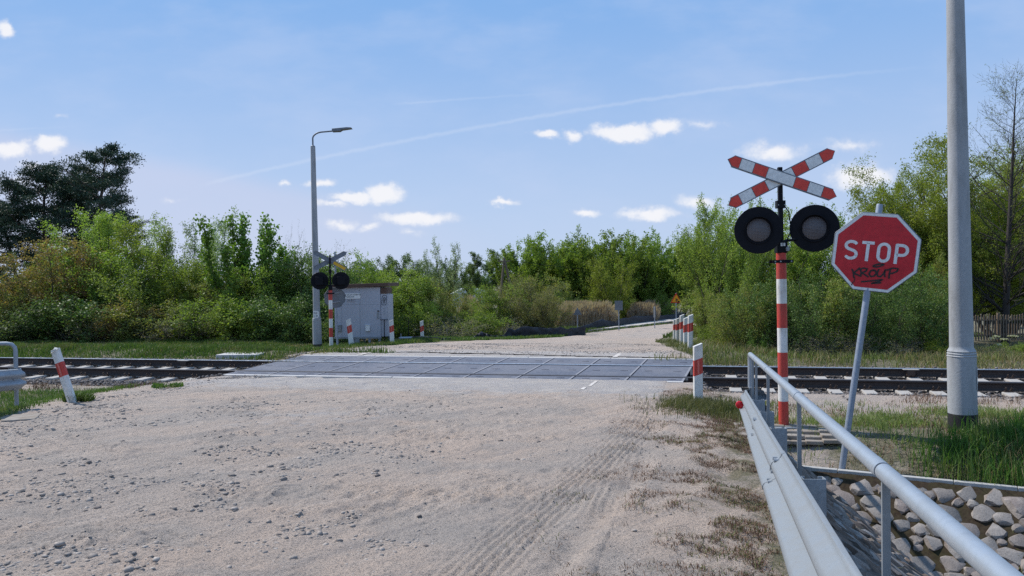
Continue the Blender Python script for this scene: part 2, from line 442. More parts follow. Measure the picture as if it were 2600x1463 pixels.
# ------------------------------------------------------------------ materials
def earth(name, road=False):
    s = NT(name); p = s.pos
    big = s.noise(p, .35, 5, .6); mid = s.noise(p, 2.2, 5, .65); fine = s.noise(p, 45, 4, .7); vf = s.noise(p, 160, 3, .7)
    c = s.mix(s.rng(big, .38, .62), (.475, .372, .298), (.425, .355, .300))
    c = s.mix(s.math('MULTIPLY', s.rng(s.noise(p, .8, 4, .6, (1, 1.6, 1)), .46, .62), .7), c, (.345, .305, .270))
    c = s.mix(s.math('MULTIPLY', s.rng(mid, .52, .72), .5), c, (.53, .435, .36))
    rot = s.n.new('ShaderNodeVectorRotate'); rot.rotation_type = 'Z_AXIS'; rot.inputs['Angle'].default_value = rad(38); s.l.new(p, rot.inputs['Vector'])
    stk = s.noise(rot.outputs[0], 1.0, 6, .65, (6.5, .55, 1))
    c = s.mix(s.math('MULTIPLY', s.rng(stk, .50, .68), .55), c, (.30, .26, .235))
    c = s.mix(s.math('MULTIPLY', s.rng(stk, .46, .34), .40), c, (.56, .465, .39))
    c = s.mix(s.math('MULTIPLY', s.rng(fine, .48, .62), .60), c, (.20, .175, .155))
    c = s.mix(s.math('MULTIPLY', s.rng(s.noise(p, 90, 3, .75), .52, .64), .6), c, (.15, .135, .125))
    c = s.mix(s.math('MULTIPLY', s.rng(vf, .54, .66), .6), c, (.15, .135, .125))
    c = s.mix(s.math('MULTIPLY', s.rng(vf, .40, .25), .35), c, (.66, .60, .54))
    z = s.attr('zone'); sp = s.n.new('ShaderNodeSeparateColor'); s.l.new(z.outputs['Color'], sp.inputs[0])
    nz = s.math('MULTIPLY', s.math('SUBTRACT', s.noise(p, 3.5, 5, .7), .5), 1.1)
    def zone(ch, gain=1.):
        return s.rng(s.math('ADD', sp.outputs[ch], nz), .30, .62)
    # dry litter and thin turf
    g = zone(0)
    gc = s.mix(s.rng(mid, .35, .65), (.10, .105, .05), (.18, .15, .095))
    gc = s.mix(s.rng(fine, .4, .7), gc, (.06, .065, .03))
    c = s.mix(s.math('MULTIPLY', g, .85), c, gc)
    # bare asphalt near the crossing
    ac = s.mix(s.rng(fine, .35, .7), (.40, .365, .34), (.29, .27, .26))
    ac = s.mix(s.math('MULTIPLY', s.rng(mid, .45, .6), .7), ac, (.44, .395, .35))
    c = s.mix(zone(1), c, ac)
    # dark stone bed
    vo = s.n.new('ShaderNodeTexVoronoi'); s.l.new(p, vo.inputs['Vector']); vo.inputs['Scale'].default_value = 22
    bc = s.mix(s.rng(vo.outputs['Distance'], .2, .6), (.17, .145, .13), (.04, .035, .032))
    c = s.mix(zone(2), c, bc)
    h = s.math('ADD', s.math('MULTIPLY', fine, .7), s.math('MULTIPLY', vf, .5))
    nb = s.bump(h, .9, .03)
    nb = s.bump(mid, .35, .05, nb)
    nb = s.bump(stk, .5, .03, nb)
    return s.fin(c, .93, 0, nb, .2)
earth('earth')
worn('concrete', (.40, .39, .37), .85, dirt=(.16, .15, .13), dirtamt=.6, scale=5, bump=.4, bscale=50, spec=.3, var=.1)
worn('sleeper_concrete', (.38, .355, .325), .85, dirt=(.22, .19, .16), dirtamt=.7, scale=9, bump=.3, spec=.3)
worn('edge_concrete', (.50, .48, .455), .8, dirt=(.42, .36, .31), dirtamt=.7, scale=7, bump=.3, spec=.3)
worn('pole_concrete', (.35, .36, .37), .8, dirt=(.17, .17, .165), dirtamt=.7, scale=5, bump=.5, bscale=50, streak=4, spec=.3, lo=.45, hi=.7, var=.09)
worn('paving_worn', (.30, .27, .24), .9, dirt=(.22, .18, .14), dirtamt=.9, scale=6, bump=.5, lo=.35, hi=.6)
worn('tar', (.022, .021, .022), .6, dirt=(.20, .17, .14), dirtamt=.35, scale=5, bump=.2)
worn('rail_web', (.058, .042, .036), .75, .1, dirt=(.10, .065, .045), dirtamt=.7, scale=7, bump=.25)
worn('rail_head', (.62, .62, .63), .30, .75, dirt=(.30, .28, .26), dirtamt=.3, scale=12, bump=.03)
worn('rail_head_dull', (.13, .125, .13), .55, .5, dirt=(.08, .07, .06), dirtamt=.5, scale=12, bump=.03)
worn('clip_steel', (.07, .05, .042), .6, .4, dirt=(.12, .07, .05), dirtamt=.5, scale=15)
worn('galvanised', (.27, .295, .315), .50, .35, dirt=(.22, .235, .245), dirtamt=.8, scale=11, bump=.06, bscale=90, streak=2, spec=.5, lo=.42, hi=.62, var=.08)
worn('galvanised_dull', (.30, .33, .36), .6, .3, dirt=(.20, .21, .22), dirtamt=.6, scale=8, bump=.06, streak=2)
worn('galvanised_pipe', (.38, .42, .46), .42, .45, dirt=(.25, .28, .31), dirtamt=.7, scale=7, bump=.05, bscale=60, streak=2, spec=.5, lo=.42, hi=.62, var=.07)
worn('sign_post_steel', (.27, .31, .37), .5, .3, dirt=(.18, .19, .21), dirtamt=.5, scale=7, bump=.06)
worn('white_paint', (.70, .69, .655), .5, dirt=(.34, .30, .24), dirtamt=.75, scale=8, bump=.10, streak=3, lo=.47, hi=.66)
worn('red_paint', (.52, .055, .040), .5, dirt=(.24, .06, .045), dirtamt=.7, scale=9, bump=.10, streak=3, lo=.46, hi=.66)
worn('sign_red', (.52, .012, .022), .35, dirt=(.35, .03, .03), dirtamt=.3, scale=3, bump=.0, spec=.4)
worn('arm_red', (.66, .055, .035), .4, dirt=(.4, .05, .04), dirtamt=.3, scale=4, bump=.0)
worn('sign_white', (.72, .72, .70), .4, dirt=(.50, .49, .46), dirtamt=.4, scale=5, bump=.0)
worn('sign_back', (.16, .18, .205), .5, .3, dirt=(.12, .13, .14), dirtamt=.4, scale=3, bump=.02)
worn('amber_film', (.62, .36, .02), .5, dirt=(.4, .25, .05), dirtamt=.4, scale=6, bump=0)
worn('black_paint', (.005, .006, .010), .5, dirt=(.015, .015, .02), dirtamt=.4, scale=6, bump=.02, spec=.15)
worn('marker_ink', (.02, .015, .015), .5, dirt=(.10, .02, .02), dirtamt=.35, scale=30, bump=0)
worn('letter_black', (.02, .022, .03), .5, bump=0, dirtamt=.1)
worn('cabinet_paint', (.40, .415, .46), .55, dirt=(.30, .30, .31), dirtamt=.35, scale=1.6, bump=0, streak=3, lo=.45, hi=.7, var=.04)
worn('cabinet_roof', (.10, .058, .042), .7, dirt=(.06, .04, .03), dirtamt=.5, scale=3, bump=.1)
worn('rubber_black', (.018, .018, .02), .7, dirt=(.10, .09, .08), dirtamt=.4, scale=5)
worn('reflector_red', (.55, .01, .02), .2, dirtamt=.1, bump=0)
worn('reflector_pink', (.62, .16, .13), .3, dirtamt=.3, bump=0)
worn('yellow_sign', (.80, .34, .015), .45, dirtamt=.1, bump=0)
worn('moss_mortar', (.045, .032, .022), .95, dirt=(.042, .040, .018), dirtamt=.6, scale=5, bump=.9, bscale=40, spec=.1, lo=.4, hi=.6, var=.3)
worn('mesh_fabric', (.028, .028, .034), .75, dirt=(.06, .058, .06), dirtamt=.5, scale=3, bump=.2)
worn('old_wood', (.15, .115, .085), .85, dirt=(.07, .06, .05), dirtamt=.6, scale=4, bump=.3, streak=8)
worn('pale_wall', (.7, .72, .74), .7, dirtamt=.1)
worn('footpath_paving', (.46, .42, .38), .9, dirt=(.34, .30, .27), dirtamt=.5, scale=1, bump=.1)
worn('kerb_stone', (.20, .16, .14), .9, dirtamt=.3, scale=2)
def stone(name, cols, rough=.9):
    s = NT(name); isl = s.n.new('ShaderNodeNewGeometry').outputs['Random Per Island']
    r = s.n.new('ShaderNodeValToRGB'); s.l.new(isl, r.inputs[0]); e = r.color_ramp.elements
    e[0].color = (*cols[0], 1); e[1].color = (*cols[-1], 1)
    for i, c in enumerate(cols[1:-1]): q = e.new((i+1)/(len(cols)-1)); q.color = (*c, 1)
    c = s.mix(s.math('MULTIPLY', s.rng(s.noise(s.pos, 55, 4, .7), .42, .7), .5), r.outputs[0], tuple(x*.55 for x in cols[1]))
    c = s.mix(s.math('MULTIPLY', s.rng(s.noise(s.pos, 9, 4, .7), .5, .7), .3), c, tuple(min(1, x*1.5) for x in cols[2]))
    return s.fin(c, rough, 0, s.bump(s.noise(s.pos, 60, 4, .65), .5, .01), .25)
stone('gravel_stone', [(.20, .17, .15), (.31, .265, .23), (.40, .345, .30), (.13, .115, .105), (.46, .40, .345)])
stone('ballast_stone', [(.16, .135, .12), (.27, .235, .21), (.10, .088, .085), (.21, .18, .165), (.34, .30, .27)])
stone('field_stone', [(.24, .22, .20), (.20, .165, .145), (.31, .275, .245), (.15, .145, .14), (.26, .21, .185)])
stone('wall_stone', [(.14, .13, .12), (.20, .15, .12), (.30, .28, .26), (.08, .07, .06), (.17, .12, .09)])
stone('sand_clod', [(.42, .35, .29), (.36, .31, .27), (.46, .39, .33), (.28, .25, .23), (.40, .34, .29)])
# crossing panel: grey rubber with fine ribs and road dust
s_ = NT('panel_rubber')
sx = s_.n.new('ShaderNodeSeparateXYZ'); s_.l.new(s_.obj, sx.inputs[0])
ribs = s_.math('ABSOLUTE', s_.math('SINE', s_.math('MULTIPLY', sx.outputs[0], pi/.022)))
dust = s_.rng(s_.noise(s_.pos, 1.1, 5, .6), .35, .65)
c_ = s_.mix(s_.rng(s_.noise(s_.pos, 14, 4, .6), .3, .7), (.080, .087, .115), (.130, .136, .165))
c_ = s_.mix(s_.math('MULTIPLY', dust, .32), c_, (.26, .24, .24))
c_ = s_.mix(s_.math('MULTIPLY', s_.rng(ribs, .5, .2), .35), c_, (.08, .085, .1))
s_.fin(c_, .6, 0, s_.bump(ribs, .6, .006), .4)
worn('joint_dust', (.21, .21, .23), .8, dirt=(.24, .24, .26), dirtamt=.8, scale=9, bump=.1, lo=.4, hi=.6)
# lens of the warning lamps: dark ribbed glass
s_ = NT('lamp_glass'); sx = s_.n.new('ShaderNodeSeparateXYZ'); s_.l.new(s_.obj, sx.inputs[0])
gr = s_.math('MULTIPLY', s_.math('ABSOLUTE', s_.math('SINE', s_.math('MULTIPLY', sx.outputs[0], 170))), s_.math('ABSOLUTE', s_.math('SINE', s_.math('MULTIPLY', sx.outputs[2], 170))))
s_.fin(s_.mix(gr, (.06, .05, .052), (.13, .115, .118)), .25, 0, s_.bump(gr, .7, .004), .6)
# leaves
leafmat('leaf_green', (0.124, 0.191, 0.032), (0.281, 0.354, 0.066))
leafmat('leaf_light', (0.171, 0.241, 0.046), (0.343, 0.416, 0.088), trans=.42)
leafmat('leaf_pale', (.22, .27, .145), (.36, .42, .25), trans=.4)
leafmat('leaf_dark', (0.065, 0.119, 0.029), (0.160, 0.222, 0.055), trans=.3)
leafmat('leaf_olive', (0.144, 0.182, 0.044), (0.289, 0.316, 0.080), (0.289, 0.212, 0.069))
leafmat('leaf_russet', (0.213, 0.147, 0.061), (0.338, 0.231, 0.094), (0.150, 0.210, 0.050))
leafmat('leaf_blue', (0.074, 0.119, 0.042), (0.162, 0.213, 0.079), (0.230, 0.263, 0.105))
leafmat('leaf_bright', (0.108, 0.194, 0.032), (0.216, 0.338, 0.063), trans=.38)
leafmat('leaf_brown', (0.162, 0.152, 0.066), (0.284, 0.254, 0.110), (0.149, 0.203, 0.055))
leafmat('leaf_lime', (0.188, 0.243, 0.032), (0.345, 0.386, 0.057), (0.144, 0.168, 0.032), trans=.42)
leafmat('needle', (0.023, 0.046, 0.033), (0.055, 0.090, 0.057), trans=.12, rough=.6)
leafmat('grass_green', (.055, .10, .022), (.12, .18, .045), (.17, .17, .07), trans=.35)
leafmat('verge_green', (.12, .16, .045), (.23, .26, .09), (.26, .20, .12), trans=.35)
leafmat('grass_lush', (.055, .125, .025), (.13, .23, .05), (.17, .19, .07), trans=.4)
leafmat('grass_dry', (.22, .17, .085), (.34, .27, .15), (.12, .14, .05), trans=.25)
leafmat('grass_olive', (.11, .125, .045), (.20, .19, .085), (.07, .11, .03), trans=.3)
leafmat('litter_brown', (0.132, 0.075, 0.048), (0.242, 0.150, 0.095), (0.077, 0.060, 0.038), trans=.1)
leafmat('reed_dry', (.34, .235, .165), (.50, .36, .255), (.24, .16, .11), trans=.3)
leafmat('umbel_pale', (.42, .42, .28), (.52, .50, .36), trans=.3)
worn('bark', (.085, .07, .055), .9, dirt=(.04, .035, .03), dirtamt=.6, scale=3, bump=.6, bscale=20, streak=4)
worn('bark_dark', (.045, .038, .034), .9, dirt=(.025, .02, .02), dirtamt=.6, scale=3, bump=.6, bscale=20, streak=4)
worn('bark_light', (.17, .155, .13), .85, dirt=(.08, .07, .06), dirtamt=.6, scale=3, bump=.4, bscale=20)
worn('bark_pine', (.06, .042, .036), .9, dirt=(.10, .055, .035), dirtamt=.6, scale=2, bump=.6, bscale=15)

# ------------------------------------------------------------------ ground, roads
def axis(*parts):
    return np.unique(np.round(np.concatenate([np.arange(a, b+1e-6, st) for a, b, st in parts]), 4))
def poly_in(x, y, P):
    ins = np.zeros(x.shape, bool); P = np.asarray(P); j = len(P)-1
    for i in range(len(P)):
        xi, yi = P[i][:2]; xj, yj = P[j][:2]
        ins ^= ((yi > y) != (yj > y)) & (x < (xj-xi)*(y-yi)/((yj-yi) or 1e-9)+xi); j = i
    return ins
def zones(x, y, on_road):
    n = nn(x, y); s = ss(x, y); le = np.interp(y, LEX, LEV); dr = (x-gx(y))/1.03
    grass = np.zeros_like(x)
    grass = np.maximum(grass, .95*sm(le-x, .0, 1.0)*(1-sm(n, 12.3, 13.0)))
    grass = np.maximum(grass, .42*sm(le-x, -.2, .5)*(1-sm(n, 13.6, 14.3)))
    rn = sm(dr, -1.9, -.4)*(1-sm(n, 14.2, 15.0))                      # shoulder and verge
    grass = np.maximum(grass, .33*rn)
    grass = np.maximum(grass, .48*np.exp(-((dr+.1)/.6)**2)*(n < 12))
    grass = np.maximum(grass, .60*sm(dr, .3, 1.2)*(1-sm(n, 11.2, 12.6)))
    grass = np.where((n > 12.0) & (n < 14.2) & (dr > 1), grass*.35, grass)
    if not on_road: grass = np.maximum(grass, sm(n, 19.0, 20.2)*.98)
    asph = sm(n, 11.2, 13.6)*(1-sm(n, 19.5, 22))*sm(s, S0-1, S0+.8)*(1-sm(s, S1-.8, S1))*.62
    asph = np.maximum(asph, .40*np.exp(-((x+2.6-(y-11)*.4)/2.6)**2-((y-10.6)/1.6)**2))
    out = 1-sm(s, S0-.4, S0)*(1-sm(s, S1, S1+.3))
    bal = sm(n, 14.0, 14.6)*(1-sm(n, 19.0, 19.6))*out*1.1
    if not on_road:
        pitm = (y < curb_y(x)-.02) & (dr > .12); grass = np.where(pitm, .9, grass)
    grass = grass*(1-bal)
    return np.stack([grass, asph, bal, np.ones_like(x)], -1)
def sheet(name, X, Y, Z, mats, zone=None, parent=None):
    ny, nx = X.shape; V = np.stack([X, Y, Z], -1).reshape(-1, 3)
    i = np.arange(ny*nx).reshape(ny, nx)
    Fq = np.stack([i[:-1, :-1], i[:-1, 1:], i[1:, 1:], i[1:, :-1]], -1).reshape(-1, 4)
    me = np_mesh(name, V, Fq)
    if zone is not None:
        a = me.color_attributes.new('zone', 'FLOAT_COLOR', 'POINT'); a.data.foreach_set('color', zone.reshape(-1).astype(np.float32))
    return link_mesh(name, me, parent, mats, 9)
# outline of the far road: left and right edges found on the ground
FL = [hit(*p) for p in [(722,905),(800,892),(900,884),(1000,878),(1200,866),(1420,857),(1487,846),(1560,838),(1650,828),(1720,821)]]
FR = [hit(*p) for p in [(1757,911),(1752,903),(1712,890),(1690,880),(1662,868),(1690,853),(1713,842),(1740,833),(1770,828),(1800,824)]]
def road_half(x, y):
    """how far inside the near road sheet a point is (m, >0 inside)"""
    le = np.interp(y, LEX, LEV); ri = gx(y)-1.15
    return np.minimum(np.minimum(x-le, ri-x), 15.1-nn(x, y))
far_poly = np.array([p[:2] for p in FL] + [p[:2] for p in FR[::-1]])
xs = axis((-600, -60, 45), (-60, -14, 2), (-14, 12, .3), (-.9, 7.5, .07), (12, 60, 2), (60, 600, 45))
ys = axis((-80, 2, 3), (2, 12, .07), (12, 22, .15), (22, 50, .7), (50, 130, 4), (130, 900, 45))
X, Y = np.meshgrid(xs, ys); Z = surf(X, Y) + detail(X, Y)*(X < gx(Y))
inside = np.clip((road_half(X, Y)-.16)/.25, 0, 1)
Z = Z - .06*inside
fin_ = poly_in(X, Y, far_poly); Z = np.where(fin_, Z-.05, Z)
band = (nn(X, Y) > 14.95) & (nn(X, Y) < 18.3) & (ss(X, Y) > S0-.1) & (ss(X, Y) < S1+.1); Z = np.where(band, Z-.25, Z)
tag(sheet('ground', X, Y, Z, ['earth'], zones(X, Y, False)), kind='structure')
# near road
yy_ = np.concatenate([np.linspace(-14, 3.2, 24), np.cumsum(np.geomspace(.02, .075, 300))+3.2]); yy_ = yy_[yy_ < 17.6]
xx_ = np.linspace(0, 1, 400)
Yr = np.repeat(yy_[:, None], 400, 1); LE = np.interp(Yr, LEX, LEV); RI = gx(Yr)-1.15; Xr = LE+(RI-LE)*xx_[None]
over = nn(Xr, Yr) - 15.1
Yr = np.where(over > 0, (15.1 - Xr*TS)/TC, Yr)
e_ = np.clip(np.minimum(Xr-np.interp(Yr, LEX, LEV), gx(Yr)-1.15-Xr)/.25, 0, 1)
Zr = surf(Xr, Yr)+detail(Xr, Yr)+.006-.06*np.clip(1-e_*.25/.12, 0, 1)
tag(sheet('road', Xr, Yr, Zr, ['earth'], zones(Xr, Yr, True)), kind='structure')
# far road
def resample(P, n):
    P = np.array(P); d = np.r_[0, np.cumsum(np.linalg.norm(np.diff(P[:, :2], axis=0), axis=1))]; t = np.linspace(0, d[-1], n)
    return np.stack([np.interp(t, d, P[:, k]) for k in range(3)], -1)
A_, B_ = np.array(FL), np.array(FR)
tt = np.linspace(0, 1, 90)
ia = np.linspace(0, 1, len(FL)); LL = np.stack([np.interp(tt, ia, A_[:, k]) for k in range(2)], -1); RR = np.stack([np.interp(tt, ia, B_[:, k]) for k in range(2)], -1)
w_ = np.linspace(0, 1, 70)[None, :, None]; PP = LL[:, None]*(1-w_)+RR[:, None]*w_
Xf, Yf = PP[..., 0], PP[..., 1]
ov = 18.2-nn(Xf, Yf); Yf = np.where(ov > 0, Yf+ov, Yf)
Zf = surf(Xf, Yf)+.012+.02*fbm(Xf, Yf, 2.5, 3)*sm(nn(Xf, Yf), 19, 21)
tag(sheet('road_beyond', Xf, Yf, Zf, ['earth'], zones(Xf, Yf, True)), kind='structure')
# footpath with its kerb
FO = [hit(*p) for p in [(1525,839),(1560,833),(1600,827),(1680,815),(1740,806)]]
FI = [hit(*p) for p in [(1492,843),(1560,836),(1640,827),(1700,820),(1790,813)]]
t2_ = np.linspace(0, 1, 40); jf = np.linspace(0, 1, 5)
O2 = np.stack([np.interp(t2_, jf, np.array(FO)[:, k]) for k in range(2)], -1); I2 = np.stack([np.interp(t2_, jf, np.array(FI)[:, k]) for k in range(2)], -1)
w2 = np.linspace(0, 1, 8)[None, :, None]; PQ = I2[:, None]*(1-w2)+O2[:, None]*w2
tag(sheet('footpath', PQ[..., 0], PQ[..., 1], surf(PQ[..., 0], PQ[..., 1])+.12, ['footpath_paving']), kind='structure')
kb = MB(); kb.tube([(p[0], p[1], H(p[0], p[1])+.03) for p in I2], .10, 4)
tag(kb.build('kerb', 'kerb_stone'), kind='structure')

# ------------------------------------------------------------------ railway
TD = Vector((TC, -TS, 0)); TN = Vector((TS, TC, 0)); RZ = -math.atan(TK)
def tp(n, s, z): x, y = xy_ns(n, s); return (x, y, z)
NR, FRN = 15.6, 17.11
prof_rail = [(-.075, 0), (.075, 0), (.075, .012), (.02, .028), (.009, .045), (.009, .115), (.02, .125), (.036, .131), (.036, .160), (.030, .168), (-.030, .168), (-.036, .160), (-.036, .131), (-.02, .125), (-.009, .115), (-.009, .045), (-.02, .028), (-.075, .012)]
for nr, lab in ((NR, 'steel rail of the track nearer to the camera, running on across the crossing'), (FRN, 'steel rail on the far side of the track with a bright polished head')):
    b = MB(); zt = ztrack(nr); k = len(prof_rail); vs = []
    for s in np.linspace(-45, 45, 31):
        for a, h in prof_rail: vs.append(tp(nr+a, s, zt-.168+h))
    fs = []; mm = []
    for i in range(30):
        for j in range(k):
            fs.append((i*k+j, (i+1)*k+j, (i+1)*k+(j+1) % k, i*k+(j+1) % k)); mm.append(1 if j in (8, 9, 10) else 0)
    b.v = vs; b.f = fs; b.mi = mm
    o = b.build('rail', ['rail_web', 'rail_head' if nr > 16 else 'rail_head_dull'], smooth=rad(25)); tag(o, lab, 'rail', 'rails of the railway track')
def sleeper_proto():
    t = thing('sleeper', 'x', 'sleeper'); b = MB(); L = 2.5
    # the sleeper lies along local y (across the track)
    prof_s = [(-.14, -.17), (.14, -.17), (.11, 0), (-.11, 0)]
    b.prism(prof_s, -L/2, L/2); body = b.build('sleeper_body', 'sleeper_concrete', t, bevel=.01)
    for yr in (-.755, .755):
        for sd_ in (-1, 1):
            c = MB(); y0 = yr+sd_*.10
            c.box((0, y0, .012), (.15, .05, .024))
            for q in (-1, 1):
                c.tube([(q*.02, y0-.01*sd_, .02), (q*.05, y0+.005*sd_, .085), (q*.07, y0+.02*sd_, .07), (q*.05, y0-.02*sd_, .035), (q*.03, y0-.03*sd_, .045)], .009, 6)
            c.build('rail_clip', 'clip_steel', t)
    return t
def dup(root, loc=None, rz=None, label=None, group=None):
    r = root.copy(); col.objects.link(r)
    if loc is not None: r.location = loc
    if rz is not None: r.rotation_euler = (0, 0, rz)
    if label: r['label'] = label
    if group: r['group'] = group
    for ch in [o for o in ALL_CH(root)]:
        c = ch.copy(); col.objects.link(c); c.parent = r
        for g in ALL_CH(ch):
            d = g.copy(); col.objects.link(d); d.parent = c
    return r
def ALL_CH(o): return [c for c in o.children]
sl = sleeper_proto(); first = True
cant = math.atan(.0366)
rngs = random.Random(3)
for k in range(-26, 22):
    s = .3 + k*.6
    if S0+.05 < s < S1-.05: continue
    if s < -14.6 or s > 11.4: continue
    n = (NR+FRN)/2; x, y = xy_ns(n, s); loc = (x, y, ztrack(n)-.172+.0)
    lab = 'pale concrete sleeper under the rails to the left of the crossing' if s < 0 else 'pale concrete sleeper under the rails to the right of the crossing'
    grp = 'sleepers left of the crossing' if s < 0 else 'sleepers right of the crossing'
    o = sl if first else dup(sl); first = False
    o.location = loc; o.rotation_euler = (cant, 0, RZ + rngs.uniform(-.01, .01)); o['label'] = lab; o['group'] = grp
# crossing panels: nine columns, three rows, light joints and edge beams
cw = (S1-S0)/9
rows = [(15.14, 15.54, 'outer'), (15.715, 17.01, 'middle'), (17.17, 18.13, 'far')]
skew = .10
for (na, nb_, rn) in rows:
    for c in range(9):
        sa, sb = S0+c*cw+.012, S0+(c+1)*cw-.012
        x0, y0 = xy_ns((na+nb_)/2, (sa+sb)/2); b = MB(); hn = (nb_-na)/2; hs = (sb-sa)/2
        zt = .0
        def q(a, d): return (a + skew*(d+(na+nb_)/2-16.6), d)
        top = [q(-hs, -hn), q(hs, -hn), q(hs, hn), q(-hs, hn)]
        b.add([(p[0], p[1], 0) for p in top]+[(p[0], p[1], -.12) for p in top], [(0, 1, 2, 3), (0, 4, 5, 1), (1, 5, 6, 2), (2, 6, 7, 3), (3, 7, 4, 0)])
        jw = .045
        b.add([(hs-jw+skew*(d+(na+nb_)/2-16.6), d, .003) for d in (-hn, hn)]+[(hs+skew*(d+(na+nb_)/2-16.6), d, .003) for d in (hn, -hn)], [(0, 3, 2, 1)], 1)
        for e in (-1, 1):      # raised lifting lugs
            if hn > .3 or True: b.box((e*hs*.55+skew*((na+nb_)/2-16.6), 0, .004), (.16, .03, .008))
        col_w = ['first', 'second', 'third', 'fourth', 'fifth', 'sixth', 'seventh', 'eighth', 'last'][c]
        row_w = {'outer': 'before the near rail', 'middle': 'between the rails', 'far': 'behind the far rail'}[rn]
        o = b.build('crossing_panel', ['panel_rubber', 'joint_dust'], None, bevel=.004)
        o.location = (x0, y0, ztrack((na+nb_)/2)-.012); o.rotation_euler = (cant, 0, RZ)
        tag(o, 'grey ribbed crossing panel %s, %s from the left' % (row_w, col_w), 'crossing panel', 'ribbed panels of the level crossing')
for (na, ln, lab) in ((15.075, 'near', 'pale concrete edge beam along the near side of the crossing panels'), (18.20, 'far', 'pale concrete edge beam along the far side of the crossing panels')):
    t = thing('edge_beam', lab, 'kerb'); L = (S1-S0)/5
    for i in range(5):
        b = MB(); x0, y0 = xy_ns(na, S0+(i+.5)*L + skew*(na-16.6)); b.box((0, 0, -.1), (L-.02, .10, .2))
        o = b.build('beam_segment', 'edge_concrete', t, bevel=.008); o.location = (x0, y0, ztrack(na)-.008+rngs.uniform(-.004, .004)); o.rotation_euler = (cant, 0, RZ+rngs.uniform(-.004, .004))
b = MB()                                       # steel end stop on the right end of the panels
for na, nb_, _ in rows:
    x0, y0 = xy_ns((na+nb_)/2, S1+.03+skew*((na+nb_)/2-16.6)); b.box((x0, y0, ztrack((na+nb_)/2)-.07), (.05, nb_-na-.04, .14), Matrix.Rotation(RZ, 3, 'Z'))
tag(b.build('end_stop', 'rubber_black'), 'black end stop closing the right end of the crossing panels', 'end stop')
for px, py, lab in ((296, 927, 'flat plate on a dark bracket at the far rail left of the crossing'), (2328, 945, 'flat plate on a dark bracket at the far rail right of the crossing')):
    x, y = at(px, py, 17)[:2]; s = float(ss(x, y)); s = s if px < 1000 else float(ss(*at(px, py, 15.2)[:2]))
    t = thing('rail_sensor', lab, 'rail sensor', tp(FRN-.13, s, ztrack(FRN)-.14), RZ)
    a = MB(); a.box((0, 0, .06), (.16, .07, .12)); a.build('bracket', 'clip_steel', t, bevel=.006)
    a = MB(); a.box((0, -.01, .128), (.30, .10, .012)); a.build('plate', 'sleeper_concrete', t, bevel=.003)

# white paint rests on the asphalt
def paint(name, quads, mat='sign_white', label=None):
    b = MB()
    for qd in quads:
        P = [hit(*p) for p in qd]; b.add([(p[0], p[1], p[2]+.014) for p in P], [(0, 1, 2, 3)])
    return tag(b.build(name, mat), kind='structure')
worn('faded_paint', (.62, .58, .53), .8, dirt=(.46, .40, .35), dirtamt=.9, scale=6, lo=.35, hi=.6, bump=.1)
paint('road_marking', [[(1493,982),(1505,973),(1512,974),(1500,983)],[(1512,974),(1505,973),(1512,968),(1519,969)],[(1473,990),(1481,985),(1490,985),(1482,991)]], 'faded_paint')
paint('road_marking_beyond', [[(905,902),(935,896),(945,896),(918,902.5)],[(938,896),(975,892),(985,892),(948,896)],[(1555,908),(1569,899),(1580,899),(1567,908)]], 'faded_paint')

# ------------------------------------------------------------------ loose stones
def ico():
    t = (1+5**.5)/2
    V = np.array([(-1,t,0),(1,t,0),(-1,-t,0),(1,-t,0),(0,-1,t),(0,1,t),(0,-1,-t),(0,1,-t),(t,0,-1),(t,0,1),(-t,0,-1),(-t,0,1)], float); V /= np.linalg.norm(V[0])
    Fc = np.array([(0,11,5),(0,5,1),(0,1,7),(0,7,10),(0,10,11),(1,5,9),(5,11,4),(11,10,2),(10,7,6),(7,1,8),(3,9,4),(3,4,2),(3,2,6),(3,6,8),(3,8,9),(4,9,5),(2,4,11),(6,2,10),(8,6,7),(9,8,1)])
    return V, Fc
def rot_many(rg, n):
    q = rg.normal(size=(n, 4)); q /= np.linalg.norm(q, axis=1)[:, None]; a, b, c, d = q.T
    return np.stack([np.stack([1-2*(c*c+d*d), 2*(b*c-a*d), 2*(b*d+a*c)], -1), np.stack([2*(b*c+a*d), 1-2*(b*b+d*d), 2*(c*d-a*b)], -1), np.stack([2*(b*d-a*c), 2*(c*d+a*b), 1-2*(b*b+c*c)], -1)], 1)
def stones(name, P, size, mat, flat=.55, sink=.25, seed=1, label=None, cat='gravel', yaw_only=False, kind='stuff', smooth=None):
    rg = np.random.default_rng(seed); V, Fc = ico(); n = len(P)
    W = V[None]*rg.uniform(.72, 1.15, (n, 12, 1))
    W = np.einsum('nij,nkj->nki', rot_many(rg, n), W)
    W = W*np.stack([rg.uniform(.8, 1.3, n), rg.uniform(.7, 1.1, n), np.full(n, 1.)*flat*rg.uniform(.7, 1.3, n)], -1)[:, None, :]
    a = rg.uniform(0, 2*pi, n); c, s_ = np.cos(a), np.sin(a)
    X_ = W[..., 0]*c[:, None]-W[..., 1]*s_[:, None]; Y_ = W[..., 0]*s_[:, None]+W[..., 1]*c[:, None]
    W = np.stack([X_, Y_, W[..., 2]], -1)*(size[:, None, None]/2)
    W += P[:, None, :]; W[..., 2] += (size*flat*.5*(1-2*sink))[:, None]
    Fq = (Fc[None]+12*np.arange(n)[:, None, None]).reshape(-1, 3)
    me = np_mesh(name, W.reshape(-1, 3), Fq)
    o = link_mesh(name, me, None, [mat], smooth)
    return tag(o, label, cat, None, kind)
def scatter(rg, n, x0, x1, y0, y1, keep=None):
    x = rg.uniform(x0, x1, n); y = rg.uniform(y0, y1, n)
    if keep is not None: k = rg.random(n) < keep(x, y); x, y = x[k], y[k]
    return x, y
rg = np.random.default_rng(11)
